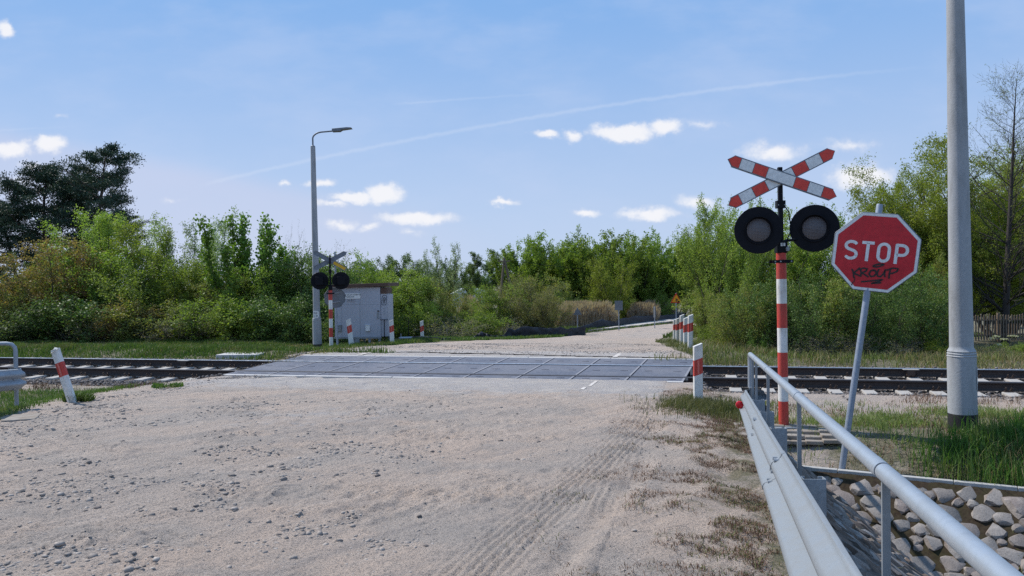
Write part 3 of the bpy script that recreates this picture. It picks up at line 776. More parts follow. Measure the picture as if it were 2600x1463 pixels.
def zroad(x, y): return surf(x, y)+detail(x, y)
inroad = lambda x, y: (road_half(x, y) > -.3)
# scabs of gravel on the road: three fields in world space
def band_left(x, y):     # a band along the left edge up to the panels
    le = np.interp(y, LEX, LEV); d = x-le
    c = .75 + .55*sm(y, 8, 5)*3
    wob = .35*fbm(x, y, .9, 2)
    return np.exp(-((d-c+wob)/(.30+.5*sm(y, 11, 7)))**2)*(.25+1.2*np.clip(fbm(x, y, 2.2, 3)+.25, 0, 1))
def patches(x, y):
    g = np.clip(fbm(x, y*1.5, .75, 4)*2.6+.12, 0, 1)*sm(gx(y)-1.7-x, 0, .6)
    g = g*(1-.85*sm(x, -2.0, -.6)*sm(y, 5.6, 7.2))
    return g*(1-sm(nn(x, y), 9.0, 12.5))*np.clip(fbm(x+40, y, 3.4, 3)*2.0+.45, .03, 1)
clump0 = lambda x, y: np.clip(fbm(x, y, 1.3, 3)*1.6+.3, 0, 1)
x, y = scatter(rg, 130000, -8, 0, 4.5, 16.5, lambda x, y: band_left(x, y)*inroad(x, y)*.8)
xa, ya = x, y; sa_ = rg.lognormal(-3.65, .40, len(x)); sa_ = np.clip(sa_, .010, .075)
x, y = scatter(rg, 420000, -6.5, 2.2, 3.4, 13, lambda x, y: patches(x, y)*inroad(x, y)*.55)
sb_ = np.clip(rg.lognormal(-4.15, .55, len(x)), .006, .07)
xa = np.r_[xa, x]; ya = np.r_[ya, y]; sa_ = np.r_[sa_, sb_]
x, y = scatter(rg, 60000, -7, 2.6, 3.4, 15, lambda x, y: inroad(x, y)*(.15+.6*clump0(x, y)))
xa = np.r_[xa, x]; ya = np.r_[ya, y]; sa_ = np.r_[sa_, np.clip(rg.lognormal(-4.45, .40, len(x)), .005, .045)]
P = np.stack([xa, ya, zroad(xa, ya)], -1)
stones('gravel', P, sa_, 'gravel_stone', .5, .30, 2, 'small grey stones scattered over the dusty road in front of the crossing')
x, y = scatter(rg, 260, -7, 2.2, 3.6, 14, lambda x, y: inroad(x, y)*(.35+1.5*patches(x, y)))
# the lone larger stones seen on the bare sand
big = [(690,1253),(1313,1168),(1098,1149),(1072,1143),(776,1022),(283,1112),(312,1125),(870,1165),(927,1065),(1118,1028),(1271,1121),(1070,1052),(1283,1050),(1220,1051),(612,1058),(30,1201),(688,1281),(695,1300),(560,1137),(102,1197),(1230,1107),(1368,1122),(1054,1019),(1188,1202)]
for p in big: q = hit(*p); x = np.r_[x, q[0]]; y = np.r_[y, q[1]]
sz = np.clip(rg.lognormal(-3.45, .35, len(x)), .015, .07); sz[-len(big):] = rg.uniform(.035, .07, len(big))
worn('dark_stone', (.13, .11, .10), .9, dirt=(.3, .26, .23), dirtamt=.7, scale=12, bump=.5)
stones('coarse_gravel', np.stack([x, y, zroad(x, y)], -1), sz, 'dark_stone', .45, .25, 4, 'dark fist-sized stones lying singly on the road')
# track ballast
def ball(x, y):
    n = nn(x, y); s = ss(x, y); o = (s < S0-.05) | (s > S1+.12)
    ed = np.clip(1-sm(n, 19.2, 19.6), 0, 1)*sm(n, 14.05+.25*vnoise(x*1.3, y), 14.45+.2*vnoise(x*1.7, y))
    fr_ = .22*sm(n, 12.9, 14.2)*(n < 14.5)*(np.clip(vnoise(x*2.2, y*2.2)+.45, 0, 1))
    return o*np.maximum(ed, fr_)
x, y = scatter(rg, 60000, -15, 13, 11, 22, ball)
n_ = nn(x, y); P = np.stack([x, y, surf(x, y)+.005+rg.uniform(-.02, .03, len(x))], -1)
P[:, 2] -= .035*((n_ > 14.95) & (n_ < 18.4))
stones('ballast', P, rg.uniform(.035, .075, len(x)), 'ballast_stone', .75, .25, 5, 'dark crushed stone bed under the sleepers and rails', 'ballast')
# crumbled sand and stones behind the crossing
x, y = scatter(rg, 26000, -6, 6, 18.4, 27, lambda x, y: .5*poly_in(x, y, far_poly)*np.clip(fbm(x, y, .9, 3)*2+.25, 0, 1))
stones('crumbled_sand', np.stack([x, y, surf(x, y)+.02], -1), np.clip(rg.lognormal(-3.5, .4, len(x)), .015, .07), 'sand_clod', .35, .35, 6, 'clods and small stones on the sandy road beyond the panels')

# ------------------------------------------------------------------ warning signals
def cross_arm(L, wd, name, parent, ang, y, film=False):
    b = MB(); h = wd/2; tip = .075
    fr = [0, .114, .238, .361, .611, .737, .868, 1]
    xs_ = [(-.5+f)*L for f in fr]; M = Matrix.Rotation(-ang, 4, 'Y')
    b.prism([(-L/2, 0), (-L/2+tip, -h), (L/2-tip, -h), (L/2, 0), (L/2-tip, h), (-L/2+tip, h)], .0, .012, 3, M)
    for sg in (-1, 1): b.prism([(-L/2+tip, sg*h-.006), (L/2-tip, sg*h-.006), (L/2-tip, sg*h+.006), (-L/2+tip, sg*h+.006)], -.004, .030, 3, M)
    for i in range(7):
        a, c = xs_[i]+.004, xs_[i+1]-.004; m = 0 if i in (0, 2, 4, 6) and i != 3 else 1
        m = [0, 1, 0, 1, 0, 1, 0][i]
        hh = h-.007
        if i == 0: pl = [(a+.008, 0), (a+tip, -hh), (c, -hh), (c, hh), (a+tip, hh)]
        elif i == 6: pl = [(a, -hh), (c-tip, -hh), (c-.008, 0), (c-tip, hh), (a, hh)]
        else: pl = [(a, -hh), (c, -hh), (c, hh), (a, hh)]
        b.add([M @ Vector((x, -.0055, z)) for x, z in pl], [tuple(range(len(pl)))], m)
    if film: b.add([M @ Vector((x, .0145, z)) for x, z in [(-.60, -h+.02), (-.14, -h+.02), (-.14, h-.02), (-.60, h-.02)]], [(3, 2, 1, 0)], 2)
    o = b.build(name, ['arm_red', 'sign_white', 'amber_film', 'sign_back'], parent, rad(30)); o.location = (0, y, 0); return o
def lamp_unit(parent, x, z, yaw, R=.305):
    b = MB(); k = 40
    b.lathe([(R*.985, -.012), (R, -.006), (R, .006), (R*.985, .012)], k, 0, Matrix.Rotation(pi/2, 4, 'X'))
    o = b.build('backing_disc', 'black_paint', parent); o.location = (x, -.10, z); o.rotation_euler = (0, 0, yaw)
    r = R*.58
    h = MB()
    # hood: short open tube, longer at the top
    vs = []; fs = []; kk = 32
    for i in range(kk+1):
        a = 2*pi*i/kk; dep = -.035-.055*max(0, cos(a)*.7+.3)
        for rr, yy1 in ((r, -.012), (r, dep), (r-.008, dep), (r-.008, -.012)): vs.append((rr*sin(a), yy1, rr*cos(a)))
    for i in range(kk):
        for j in range(3): fs.append((i*4+j, i*4+j+1, (i+1)*4+j+1, (i+1)*4+j))
    h.add(vs, fs); hd = h.build('lamp_hood', 'black_paint', o)
    g = MB(); g.lathe([(r*.86, 0), (r*.84, .014), (r*.6, .030), (0.01, .042)], 32, 0, Matrix.Rotation(pi/2, 4, 'X')); g.build('lamp_lens', 'lamp_glass', o).location = (0, -.006, 0)
    q = MB(); q.box((0, .09, 0), (.26, .15, .28)); q.box((0, .155, .10), (.20, .02, .012)); q.build('lamp_housing', 'black_paint', o, bevel=.012)
    return o
def signal(name, label, base, yaw, arms, film, plate, hpole=2.28, unit_yaws=(rad(-13), rad(-9)), lean=0):
    t = thing(name, label, 'warning signal', base, yaw, 'flashing warning signals of the crossing', rot=(0, lean, yaw)); R = .064
    hs = [0, .10]+[.10+.32*i for i in range(1, 7)]; hs = [h for h in hs if h < hpole-.15]+[hpole]
    st = .3205; bands = []
    z = hpole; zs = [hpole, hpole-.345]
    while zs[-1] > .1: zs.append(zs[-1]-st)
    zs[-1] = -.25; zs = zs[::-1]; prf = []; mats = []
    n = len(zs)-1
    for i in range(n):
        m = 0 if (n-1-i) % 2 == 0 else 1
        prf += [(R, zs[i]+.0004), (R, zs[i+1]-.0004)]; mats += [m, m]
    b = MB(); b.lathe(prf, 28, 0, None, mats); b.build('banded_pole', ['red_paint', 'white_paint'], t)
    f = MB(); f.box((0, 0, .006), (.30, .30, .02)); f.build('base_plate', 'galvanised_dull', t, bevel=.003)
    b = MB(); b.box((0, 0, hpole+.075), (.135, .135, .16)); b.build('black_collar', 'black_paint', t, bevel=.008)
    if plate:
        b = MB(); b.box((0, -.071, hpole+.105), (.060, .004, .040)); o = b.build('number_plate', 'sign_white', t)
        vs, fs = text_mesh(plate, .038, -.0745, 0, hpole+.105)
        c = MB(); c.add(vs, fs); c.build('number', 'letter_black', o)
    b = MB(); b.box((.060, -.075, hpole+.045), (.045, .03, .055)); b.build('junction_box', 'galvanised', t, bevel=.006)
    b = MB(); b.box((0, -.068, hpole-.115), (.27, .012, .040)); b.box((0, .068, hpole-.115), (.27, .012, .040))
    for xx in (-.105, .105, -.035):
        b.cyl((xx, -.085, hpole-.115), (xx, -.074, hpole-.115), .011, 8, 1)
    b.build('clamp', ['black_paint', 'galvanised'], t)
    top = arms['post_top']; b = MB(); b.box((0, 0, (top+hpole+.15)/2), (.055, .055, top-hpole-.15)); b.build('upper_post', 'black_paint', t, bevel=.004)
    b = MB(); zc = arms['bracket']; b.box((0, -.0, zc), (.11, .09, .10))
    for sx_ in (-.04, .04):
        b.cyl((sx_, -.052, zc-.01), (sx_, -.044, zc-.01), .009, 8, 1)
    b.build('bracket', ['black_paint', 'galvanised'], t, bevel=.004)
    cb_ = MB(); cb_.tube([(.03, -.03, zc), (.10, -.02, zc-.10), (.12, -.05, hpole+.30), (.06, -.06, hpole+.16)], .008, 6); cb_.build('cable', 'black_paint', t)
    for (x, z), yw in zip(arms['lamps'], unit_yaws):
        o = lamp_unit(t, x, z, yw)
        a = MB(); a.tube([(x, -.02, z-.0), (x*.6, -.02, z-.13), (0, -.03, z-.16)], .018, 8); a.build('lamp_bracket', 'black_paint', t)
    for (L, ang, y) in arms['arms']:
        o = cross_arm(L, .145, 'cross_arm', t, ang, y, film and ang > 0); o.location = (0, y, arms['zc'])
    return t
# near signal, standing right of the guardrail
B = hit(1990, 1083); dS = float(np.dot(B-EYE, F_))
def zoff(px, py): return at(px, py, dS)[2]-B[2]
def xoff(px, py): return at(px, py, dS)[0]-B[0]
zc = zoff(1990, 447+8)
signal('warning_signal', 'crossing signal facing the camera, red and white cross over two round black lamps, plate S2', tuple(B), 0,
  dict(arms=[(1.50, rad(-20.8+.75), -.085), (1.56, rad(25.2+.75), -.062)], zc=zc, post_top=zoff(1990, 426), bracket=zoff(1990, 520),
       lamps=[(xoff(1921, 586), zoff(1921, 586)), (xoff(2061, 582)-.0, zoff(2061, 582))]), False, 'S2', hpole=zoff(1990, 642), unit_yaws=(rad(-14), rad(-22)), lean=rad(-.4))
# far signal seen from behind
Bf = gp(841, 26.4); dF = 26.4
zf = lambda py: at(841, py, dF)[2]-Bf[2]
signal('warning_signal', 'crossing signal seen from behind across the track, grey backed cross and dark lamp housings', tuple(Bf), pi+rad(12),
  dict(arms=[(1.30, rad(30), -.062), (1.30, rad(-27), -.085)], zc=zf(662), post_top=zf(648), bracket=zf(690),
       lamps=[(-.36, zf(713)), (.36, zf(713))]), True, None, hpole=zf(737), unit_yaws=(rad(4), rad(-4)))

# ------------------------------------------------------------------ stop signs
def octagon(fl, cr=0): R = fl/2/cos(pi/8); return [(R*cos(pi/8+i*pi/4), R*sin(pi/8+i*pi/4)) for i in range(8)]
def stop_sign(name, label, front, base, top, centre, yaw, roll, fl=.9, pr=.036, group='stop signs at the crossing'):
    t = thing(name, label, 'stop sign', tuple(base), 0, group)
    bt = Vector(base); b = MB(); v = Vector(top)-bt
    b.tube([-v.normalized()*.3, v*.5, v*.995, v], [pr, pr, pr, pr*.9], 20); b.build('post', 'sign_post_steel', t)
    M = Matrix.Translation(Vector(centre)-bt) @ Matrix.Rotation(yaw, 4, 'Z') @ Matrix.Rotation(roll, 4, 'Y')
    def place(o): o.matrix_local = M; return o
    b = MB(); b.prism(octagon(fl), 0, .004, 1); b.prism(octagon(fl*.9999), -.004, 0.0005, 0)
    rim = octagon(fl)
    for i in range(8):
        a, c = rim[i], rim[(i+1) % 8]; b.tube([(a[0], .010, a[1]), (c[0], .010, c[1])], .010, 6, 1)
    pl = place(b.build('sign_plate', ['sign_white', 'sign_back'], t, rad(30)))
    b = MB(); b.add([(x, -.0062, z) for x, z in octagon(fl-.062)], [tuple(range(8))]); b.build('red_field', 'sign_red', pl)
    for zz in (-.16, .16):
        b = MB(); b.box((0, .03, zz), (.36, .03, .035)); b.build('mounting_rail', 'galvanised_dull', pl)
    if front:
        Hh = .235; W = .035; y0 = -.0085; let = MB()
        def arcp(cx, cz, rx, rz, a0, a1, n=14): return [(cx+rx*cos(rad(a0+(a1-a0)*i/n)), cz+rz*sin(rad(a0+(a1-a0)*i/n))) for i in range(n+1)]
        h = Hh/2-W/2; wl_ = .060
        shapes = {
          'S': [arcp(0, h*.53, wl_, h*.47, 28, 180, 12)+arcp(0, h*.50, wl_, h*.44, 180, 262, 6)+arcp(0, -h*.50, wl_, h*.50, 82, 0, 6)[0:]+arcp(0, -h*.50, wl_, h*.50, 0, -150, 12)],
          'T': [[(-.066, h), (.066, h)], [(0, h), (0, -h-W/2)]],
          'O': [arcp(0, h-wl_, wl_-.004, wl_, 0, 180, 14)+arcp(0, -h+wl_, wl_-.004, wl_, 180, 360, 14)+[(wl_-.004, h-wl_)]],
          'P': [[(-.052, -h-W/2), (-.052, h), (.005, h)]+arcp(.005, h-.057, .055, .057, 90, -90, 12)+[(-.052, h-.114)]]}
        for ch, cx in (('S', -.262), ('T', -.085), ('O', .088), ('P', .272)):
            for st in shapes[ch]:
                vs, fs = ribbon([(p[0]+cx, p[1]+.005) for p in st], W, y0-.0004*(ch == 'O')); let.add(vs, fs)
        let.build('lettering', 'sign_white', pl, None)
        g = MB(); pen = .018
        sx0 = lambda x, y: ((x-1353)/3.37/219*1.0, (985-y)/3.37/219*1.0)
        strokes = [
          [(1168,1128),(1178,1150),(1182,1180),(1186,1208)], [(1232,1118),(1210,1140),(1180,1165),(1205,1175),(1240,1192)],
          [(1240,1195),(1242,1165),(1238,1135)], [(1225,1135),(1262,1120),(1290,1128),(1280,1148),(1245,1162),(1275,1180),(1300,1198)],
          [(1345,1135),(1318,1145),(1305,1170),(1318,1195),(1345,1190),(1362,1165),(1352,1140),(1335,1145)],
          [(1382,1130),(1368,1165),(1372,1192),(1395,1195),(1418,1170),(1432,1135),(1425,1170),(1428,1200)],
          [(1460,1212),(1462,1175),(1470,1135)], [(1440,1140),(1490,1122),(1530,1128),(1522,1150),(1490,1165),(1462,1172)],
          [(1332,1108),(1345,1096),(1385,1086),(1420,1090),(1408,1100),(1370,1112),(1335,1108)],
          [(1242,1240),(1290,1236),(1340,1230),(1408,1222),(1380,1238),(1325,1254),(1400,1248)],
          [(1192,1205),(1188,1235),(1172,1252),(1166,1272)]]
        ro = rad(6.3)
        for i, st in enumerate(strokes):
            pts = [sx0(*p) for p in st]
            pts = [(x*cos(ro)-z*sin(ro), x*sin(ro)+z*cos(ro)) for x, z in pts]
            vs, fs = ribbon(pts, pen*(.5 if i == 10 else 1), -.0118-.0011*i*.2); g.add(vs, fs)
        g.build('graffiti', 'marker_ink', pl, None)
    return t
Bs = hit(2137, 1196); ds = float(np.dot(Bs-EYE, F_)); sc_ = ds/8.92
tops = at(2234, 519, ds+.02); cs = at(2222.5, 641, ds-.055)
stop_sign('stop_sign', 'red octagonal stop sign with black scrawl, leaning on its steel post beside the guardrail', True, Bs, tops, cs, rad(-24), rad(6.3+.75), .9*sc_, .037*sc_)
Bq = gp(857, 26.9); tq = at(850, 735, 26.9); cq = at(857, 755, 26.82)
stop_sign('stop_sign', 'grey back of a second octagonal stop sign, leaning behind the far signal', False, Bq, at(850, 640, 26.9), at(850, 756, 26.85), pi+rad(14), rad(5), .70, .03)

# ------------------------------------------------------------------ guide posts
def guide_post(label, base, h, yaw, lean=(0, 0), wd=.14, seed=0, sl=.35, hood=False):
    t = thing('guide_post', label, 'guide post', tuple(base), 0, 'red and white guide posts beside the road', rot=(lean[1], lean[0], yaw))
    d = wd*.42; hw = wd/2
    st = [(-.25, 0, 0), (.0, 0, 0), (h*.49, sl, 0), (h*.49+.0006, sl, 1), (h*.745, sl, 1), (h*.745+.0006, sl, 0), (h-hw*sl-.001, sl, 0)]
    ring = [(-hw, -d/2), (hw*.35, -d/2-.012), (hw, -d/2+.004), (hw, d/2), (-hw, d/2)]
    vs = []; fs = []; mm = []
    for z, q, m in st:
        for x, y in ring: vs.append((x, y, z+q*x))
    k = 5
    for i in range(len(st)-1):
        for j in range(k): fs.append((i*k+j, i*k+(j+1) % k, (i+1)*k+(j+1) % k, (i+1)*k+j)); mm.append(1 if st[i][2] == 1 and st[i+1][2] == 1 else 0)
    fs.append(tuple((len(st)-1)*k+j for j in range(k))); mm.append(0)
    b = MB(); b.v = vs; b.f = fs; b.mi = mm
    b.build('post_body', ['white_paint', 'red_paint'], t, rad(20), bevel=.004)
    b = MB(); x0 = -hw*.12; z0 = h*.617; q = sl
    pts = [(x0-.014, -.105), (x0+.014, -.105), (x0+.014, .105), (x0-.014, .105)]
    b.add([(x, -d/2-.017, z0+z+q*x) for x, z in pts]+[(x, -d/2+.0, z0+z+q*x) for x, z in pts], [(0, 1, 2, 3), (0, 4, 5, 1), (1, 5, 6, 2), (2, 6, 7, 3), (3, 7, 4, 0)])
    b.build('reflector', 'reflector_pink', t)
    if hood:
        b = MB(); b.add([(-hw-.004, -d/2-.016, h-.05), (hw+.004, -d/2-.016, h-.02), (hw+.004, d/2+.004, h-.02), (-hw-.004, d/2+.004, h-.05), (0, 0, h+.028)], [(0, 1, 4), (1, 2, 4), (2, 3, 4), (3, 0, 4), (3, 2, 1, 0)]); b.build('post_cap', 'white_paint', t)
    return t
def post_at(label, px, py, pt, yaw=0, d=None, lean=(0, 0), **k):
    b = hit(px, py) if d is None else gp(px, d); dd = float(np.dot(b-EYE, F_)); h = (py-pt)/FPX*dd
    if d is not None: b = np.array(at(px, py, d)); h = (py-pt)/FPX*d
    return guide_post(label, b, h, yaw, lean, **k)
post_at('large guide post standing right of the panels in front of the near rail', 1773, 1028, 871, rad(8), wd=.137)
q = hit(184, 1022); guide_post('guide post leaning far to the left on the verge before the left track', q, .90, rad(-4), (rad(-17.5), rad(0)), wd=.13, sl=.05, hood=True)
for lab, px, py, pt, d, ln in (('slanting guide post in front of the grey cabinet', 893, 880, 808, 26, -6), ('guide post at the right corner of the grey cabinet', 996, 874.5, 811, 28.4, -1.5), ('guide post standing alone right of the grey cabinet', 1073, 869, 813.5, 34.5, -2)):
    post_at(lab, px, py, pt, rad(6), d, (rad(ln), 0), wd=.16)
for lab, px, py, pt, d in (('nearest guide post of the row beyond the crossing', 1753, 884, 798, 22.3), ('second guide post of the row beyond the crossing', 1741.5, 879, 805, 24.3), ('tallest middle guide post of the row beyond the crossing', 1731.5, 870, 798, 26.6), ('fourth guide post of the row beyond the crossing', 1720.5, 867, 807, 31.5), ('farthest guide post of the row beyond the crossing', 1713, 863, 810, 35.5)):
    post_at(lab, px, py, pt, rad(10), d, (rad(.8), 0), wd=.15)

# ------------------------------------------------------------------ guardrails
def wbeam_section(): # (offset towards the road, height) of a two-wave beam
    return [(.000, .0), (-.012, .012), (-.020, .03), (-.075, .065), (-.082, .085), (-.075, .105), (-.012, .140), (-.004, .155), (-.010, .172), (-.058, .202), (-.066, .222), (-.060, .246), (-.022, .276), (-.016, .292), (-.016, .304), (.0, .31)]
def beam_mesh(path, th=.004, tw=None):
    """path: list of (pos, outward normal) with pos at the bottom back edge"""
    sec = wbeam_section(); full = sec + [(a+th, h) for a, h in sec[::-1]]; k = len(full); b = MB(); vs = []
    for j, (p, nr) in enumerate(path):
        q = tw[j] if tw else 0.
        for a, h in full: vs.append(Vector(p)+Vector(nr)*(a-(.31-h)*q)+Vector((0, 0, h)))
    fs = [(i*k+j, (i+1)*k+j, (i+1)*k+(j+1) % k, i*k+(j+1) % k) for i in range(len(path)-1) for j in range(k)]
    fs += [tuple(range(k)), tuple((len(path)-1)*k+j for j in range(k-1, -1, -1))]
    b.add(vs, fs); return b
def c_post(bx, by, z0, z1, ang, parent, wd=.125, dp=.06):
    """C profile post, web facing the camera"""
    b = MB(); M = Matrix.Rotation(ang, 3, 'Z')
    for c, d in (((0, 0), (wd, .005)), ((-wd/2+.0025, dp/2+.003), (.005, dp)), ((wd/2-.0025, dp/2+.003), (.005, dp)), ((-wd/2+.014, dp+.0035), (.023, .005)), ((wd/2-.014, dp+.0035), (.023, .005))):
        p = M @ Vector((c[0], c[1], 0)); b.box((p.x, p.y, (z0+z1)/2), (d[0], d[1], z1-z0), M)
    o = b.build('post', 'galvanised_dull', parent); o.location = (bx, by, 0); return o
# right-hand guardrail
E0 = Vector(at(1894, 991, 9.2)); E1 = Vector(at(2024, 1200, 4.36)); dirv = (E0-E1).normalized()
hz_ = Vector((dirv.x, dirv.y, 0)).normalized(); nrm = Vector((hz_.y, -hz_.x, 0))
t = thing('guardrail', 'galvanised guardrail with two-wave beam along the right side of the road', 'guardrail', (0, 0, 0), 0, 'guardrails of the road')
def bp(L): return E0 - dirv*L - Vector((0, 0, .31))
seg = [(0, 2.35), (2.25, 4.35+.0), (4.25, 7.2), (7.1, 11.5), (11.4, 15.5)]
for i, (a, c) in enumerate(seg):
    off = nrm*(-.005*(i % 2))
    pth = [(bp(L)+off, nrm) for L in np.linspace(a, c, 8)]
    if i == 0:
        e = []
        for j in range(9, 0, -1):
            ph = j/9*rad(165); c0 = bp(0)+nrm*.10
            e.append((c0 - nrm*.10*cos(ph)*1.0 + hz_*.10*sin(ph), (nrm*cos(ph) - hz_*sin(ph))))
        e = [(c0+nrm*.30-hz_*.35, -nrm), (c0+nrm*.12-hz_*.05, -nrm)] if False else e
        pth = e+pth
    beam_mesh(pth, tw=[0.]*(len(pth)-8)+[.42*min(1, max(0, L/7.)) for L in np.linspace(a, c, 8)]).build('beam', 'galvanised', t, rad(50))
bolts = MB()
for L in (2.30, 2.38, 4.30, 4.38, 7.15, 7.23):
    for hh in (.045, .120, .19, .265):
        p = bp(L)+nrm*(-.05-(.31-hh)*.42*min(1, L/7))+Vector((0, 0, hh)); bolts.cyl(p+nrm*.02, p-nrm*.012, .012, 8)
for hh in (.27, .24, .06, .03):
    p = bp(.06)+Vector((0, 0, hh)); bolts.cyl(p-nrm*.03, p-nrm*.042, .010, 8)
bolts.build('bolt_heads', 'galvanised_dull', t)['kind'] = 'stuff'
r_ = MB(); p = bp(.02)+nrm*-.005+Vector((0, 0, .155)); mm_ = Matrix.Translation(p-hz_*0) @ Matrix.Rotation(rad(-14), 4, 'Z') @ Matrix.Rotation(pi/2, 4, 'X')
r_.lathe([(.042, -.008), (.047, 0), (.042, .014), (.02, .024)], 20, 0, Matrix.Translation(bp(.22)+nrm*-.085+Vector((0, 0, .155))) @ Matrix.Rotation(rad(-20), 4, 'Z') @ Matrix.Rotation(pi/2, 4, 'X')); r_.build('reflector', 'reflector_red', t)
yaw_g = -math.atan2(dirv.x, dirv.y)
for yd, top_off in ((8.30, -.02), (7.27, -.02), (6.2, -.02), (4.28, -.02), (2.25, -.02), (.3, -.02), (-1.7, -.02), (-3.7, -.02)):
    L = (E0.y-yd)/dirv.y; p = E0-dirv*L+nrm*.085
    c_post(p.x, p.y, prof(nn(p.x, p.y))-.55, p.z+top_off, yaw_g*.35, t)
t2g = thing('handrail', 'round galvanised pipe handrail on thin stanchions above the right guardrail', 'handrail', (0, 0, 0))
J = [Vector(at(1904.6, 900, 9.3)), Vector(at(1926, 915.6, 8.35)), Vector(at(1953, 938, 6.95)), Vector(at(2035, 1013, 4.83)), Vector(at(2245, 1199, 2.63))]
dl = (J[0]-J[4]).normalized(); J0 = J[4]
# straighten: keep every joint on one line
def on(L): return J0+dl*L
Ls = [(j-J0).dot(dl) for j in J]; Ltop = Ls[0]
pipe = MB(); pipe.tube([on(Ltop-.03)+Vector((0, 0, -.9)), on(Ltop-.03)+Vector((0, 0, -.41)), on(Ltop-.03)+Vector((0, 0, -.40))], [.021, .021, .03], 14)
pipe.tube([on(Ltop)+Vector((0, 0, -.40)), on(Ltop)+Vector((0, 0, -.10)), on(Ltop)+Vector((0, 0, -.035)), on(Ltop-.012)+Vector((0, 0, -.01)), on(Ltop-.05)], [.030, .030, .030, .030, .030], 20)
pipe.build('end_leg', 'galvanised_pipe', t2g, rad(60))
cuts = [Ltop-.04]+Ls[1:]+[-4.5]
for i in range(5):
    m = MB(); a, c = cuts[i], cuts[i+1]; m.tube([on(a), on(c+.012)], .0300, 28); m.build('rail_tube', 'galvanised_pipe', t2g, rad(60))
for i in range(1, 5):
    m = MB(); m.tube([on(cuts[i]+.0), on(cuts[i]+.012)], .0285, 20); m.build('joint_gap', 'black_paint', t2g)
    m = MB(); m.tube([on(cuts[i]+.014), on(cuts[i]+.15)], .0312, 28); m.build('sleeve', 'galvanised_pipe', t2g, rad(60))
for L in (Ls[1]+.55, Ls[1], Ls[2], Ls[3], Ls[4]-.02, -2.1):
    p = on(L); m = MB(); m.box((p.x, p.y, p.z-.55), (.026, .018, 1.06), Matrix.Rotation(yaw_g, 3, 'Z')); m.build('stanchion', 'galvanised', t2g)
# left-hand guardrail: only its end shows
t = thing('guardrail', 'end of the galvanised guardrail at the left edge of the road', 'guardrail', (0, 0, 0), 0, 'guardrails of the road')
LE0 = Vector(at(45, 937, 11.4)); n2 = Vector((-hz_.y, hz_.x, 0))
pth = [(LE0-Vector((0, 0, .31))-dirv*L, n2) for L in (0, 2, 5, 8, 11)]
pth = [(LE0-Vector((0, 0, .31))+hz_*.10*sin(j/8*rad(165))+n2*(.10-.10*cos(j/8*rad(165))), (n2*cos(j/8*rad(165))-hz_*sin(j/8*rad(165)))) for j in range(8, 0, -1)]+pth
beam_mesh(pth).build('beam', 'galvanised_dull', t, rad(50))
ep = MB(); ep.box(LE0+Vector((-.26, -.09, -.155)), (.52, .008, .31)); ep.box(LE0+Vector((-.30, -.10, -.155)), (.18, .012, .10), None, 1)
for hh in (-.06, -.25): ep.cyl(LE0+Vector((-.18, -.095, hh)), LE0+Vector((-.18, -.112, hh)), .013, 8, 1)
ep.build('end_plate', ['galvanised', 'galvanised_dull'], t, bevel=.003)
for L in (.4, 2.4, 4.4, 6.4):
    p = LE0-dirv*L+n2*.085; c_post(p.x, p.y, p.z-1.3, p.z-.02, yaw_g, t)
t = thing('handrail', 'bent end of a galvanised pipe handrail at the left edge of the picture', 'handrail', (0, 0, 0))
h0 = Vector(at(39, 872, 11.6)); m = MB()
m.tube([h0+Vector((0, 0, -.95)), h0+Vector((0, 0, -.12)), h0+Vector((-.012, 0, -.06)), h0+Vector((-.05, -.01, -.015)), h0+Vector((-.12, -.02, 0)), h0+Vector((-.9, -.2, 0)), h0+Vector((-1.2, -1.5, .05)), h0+Vector((-2.6, -7, .25))], .030, 18); m.build('rail_tube', 'galvanised_dull', t, rad(60))
for L in (2., 4., 6.):
    p = h0+Vector((-1.2, -1.5, .05))+Vector((-1.4, -5.5, .2))*L/6; m = MB(); m.box((p.x, p.y, p.z-.5), (.026, .018, .96)); m.build('stanchion', 'galvanised_dull', t)

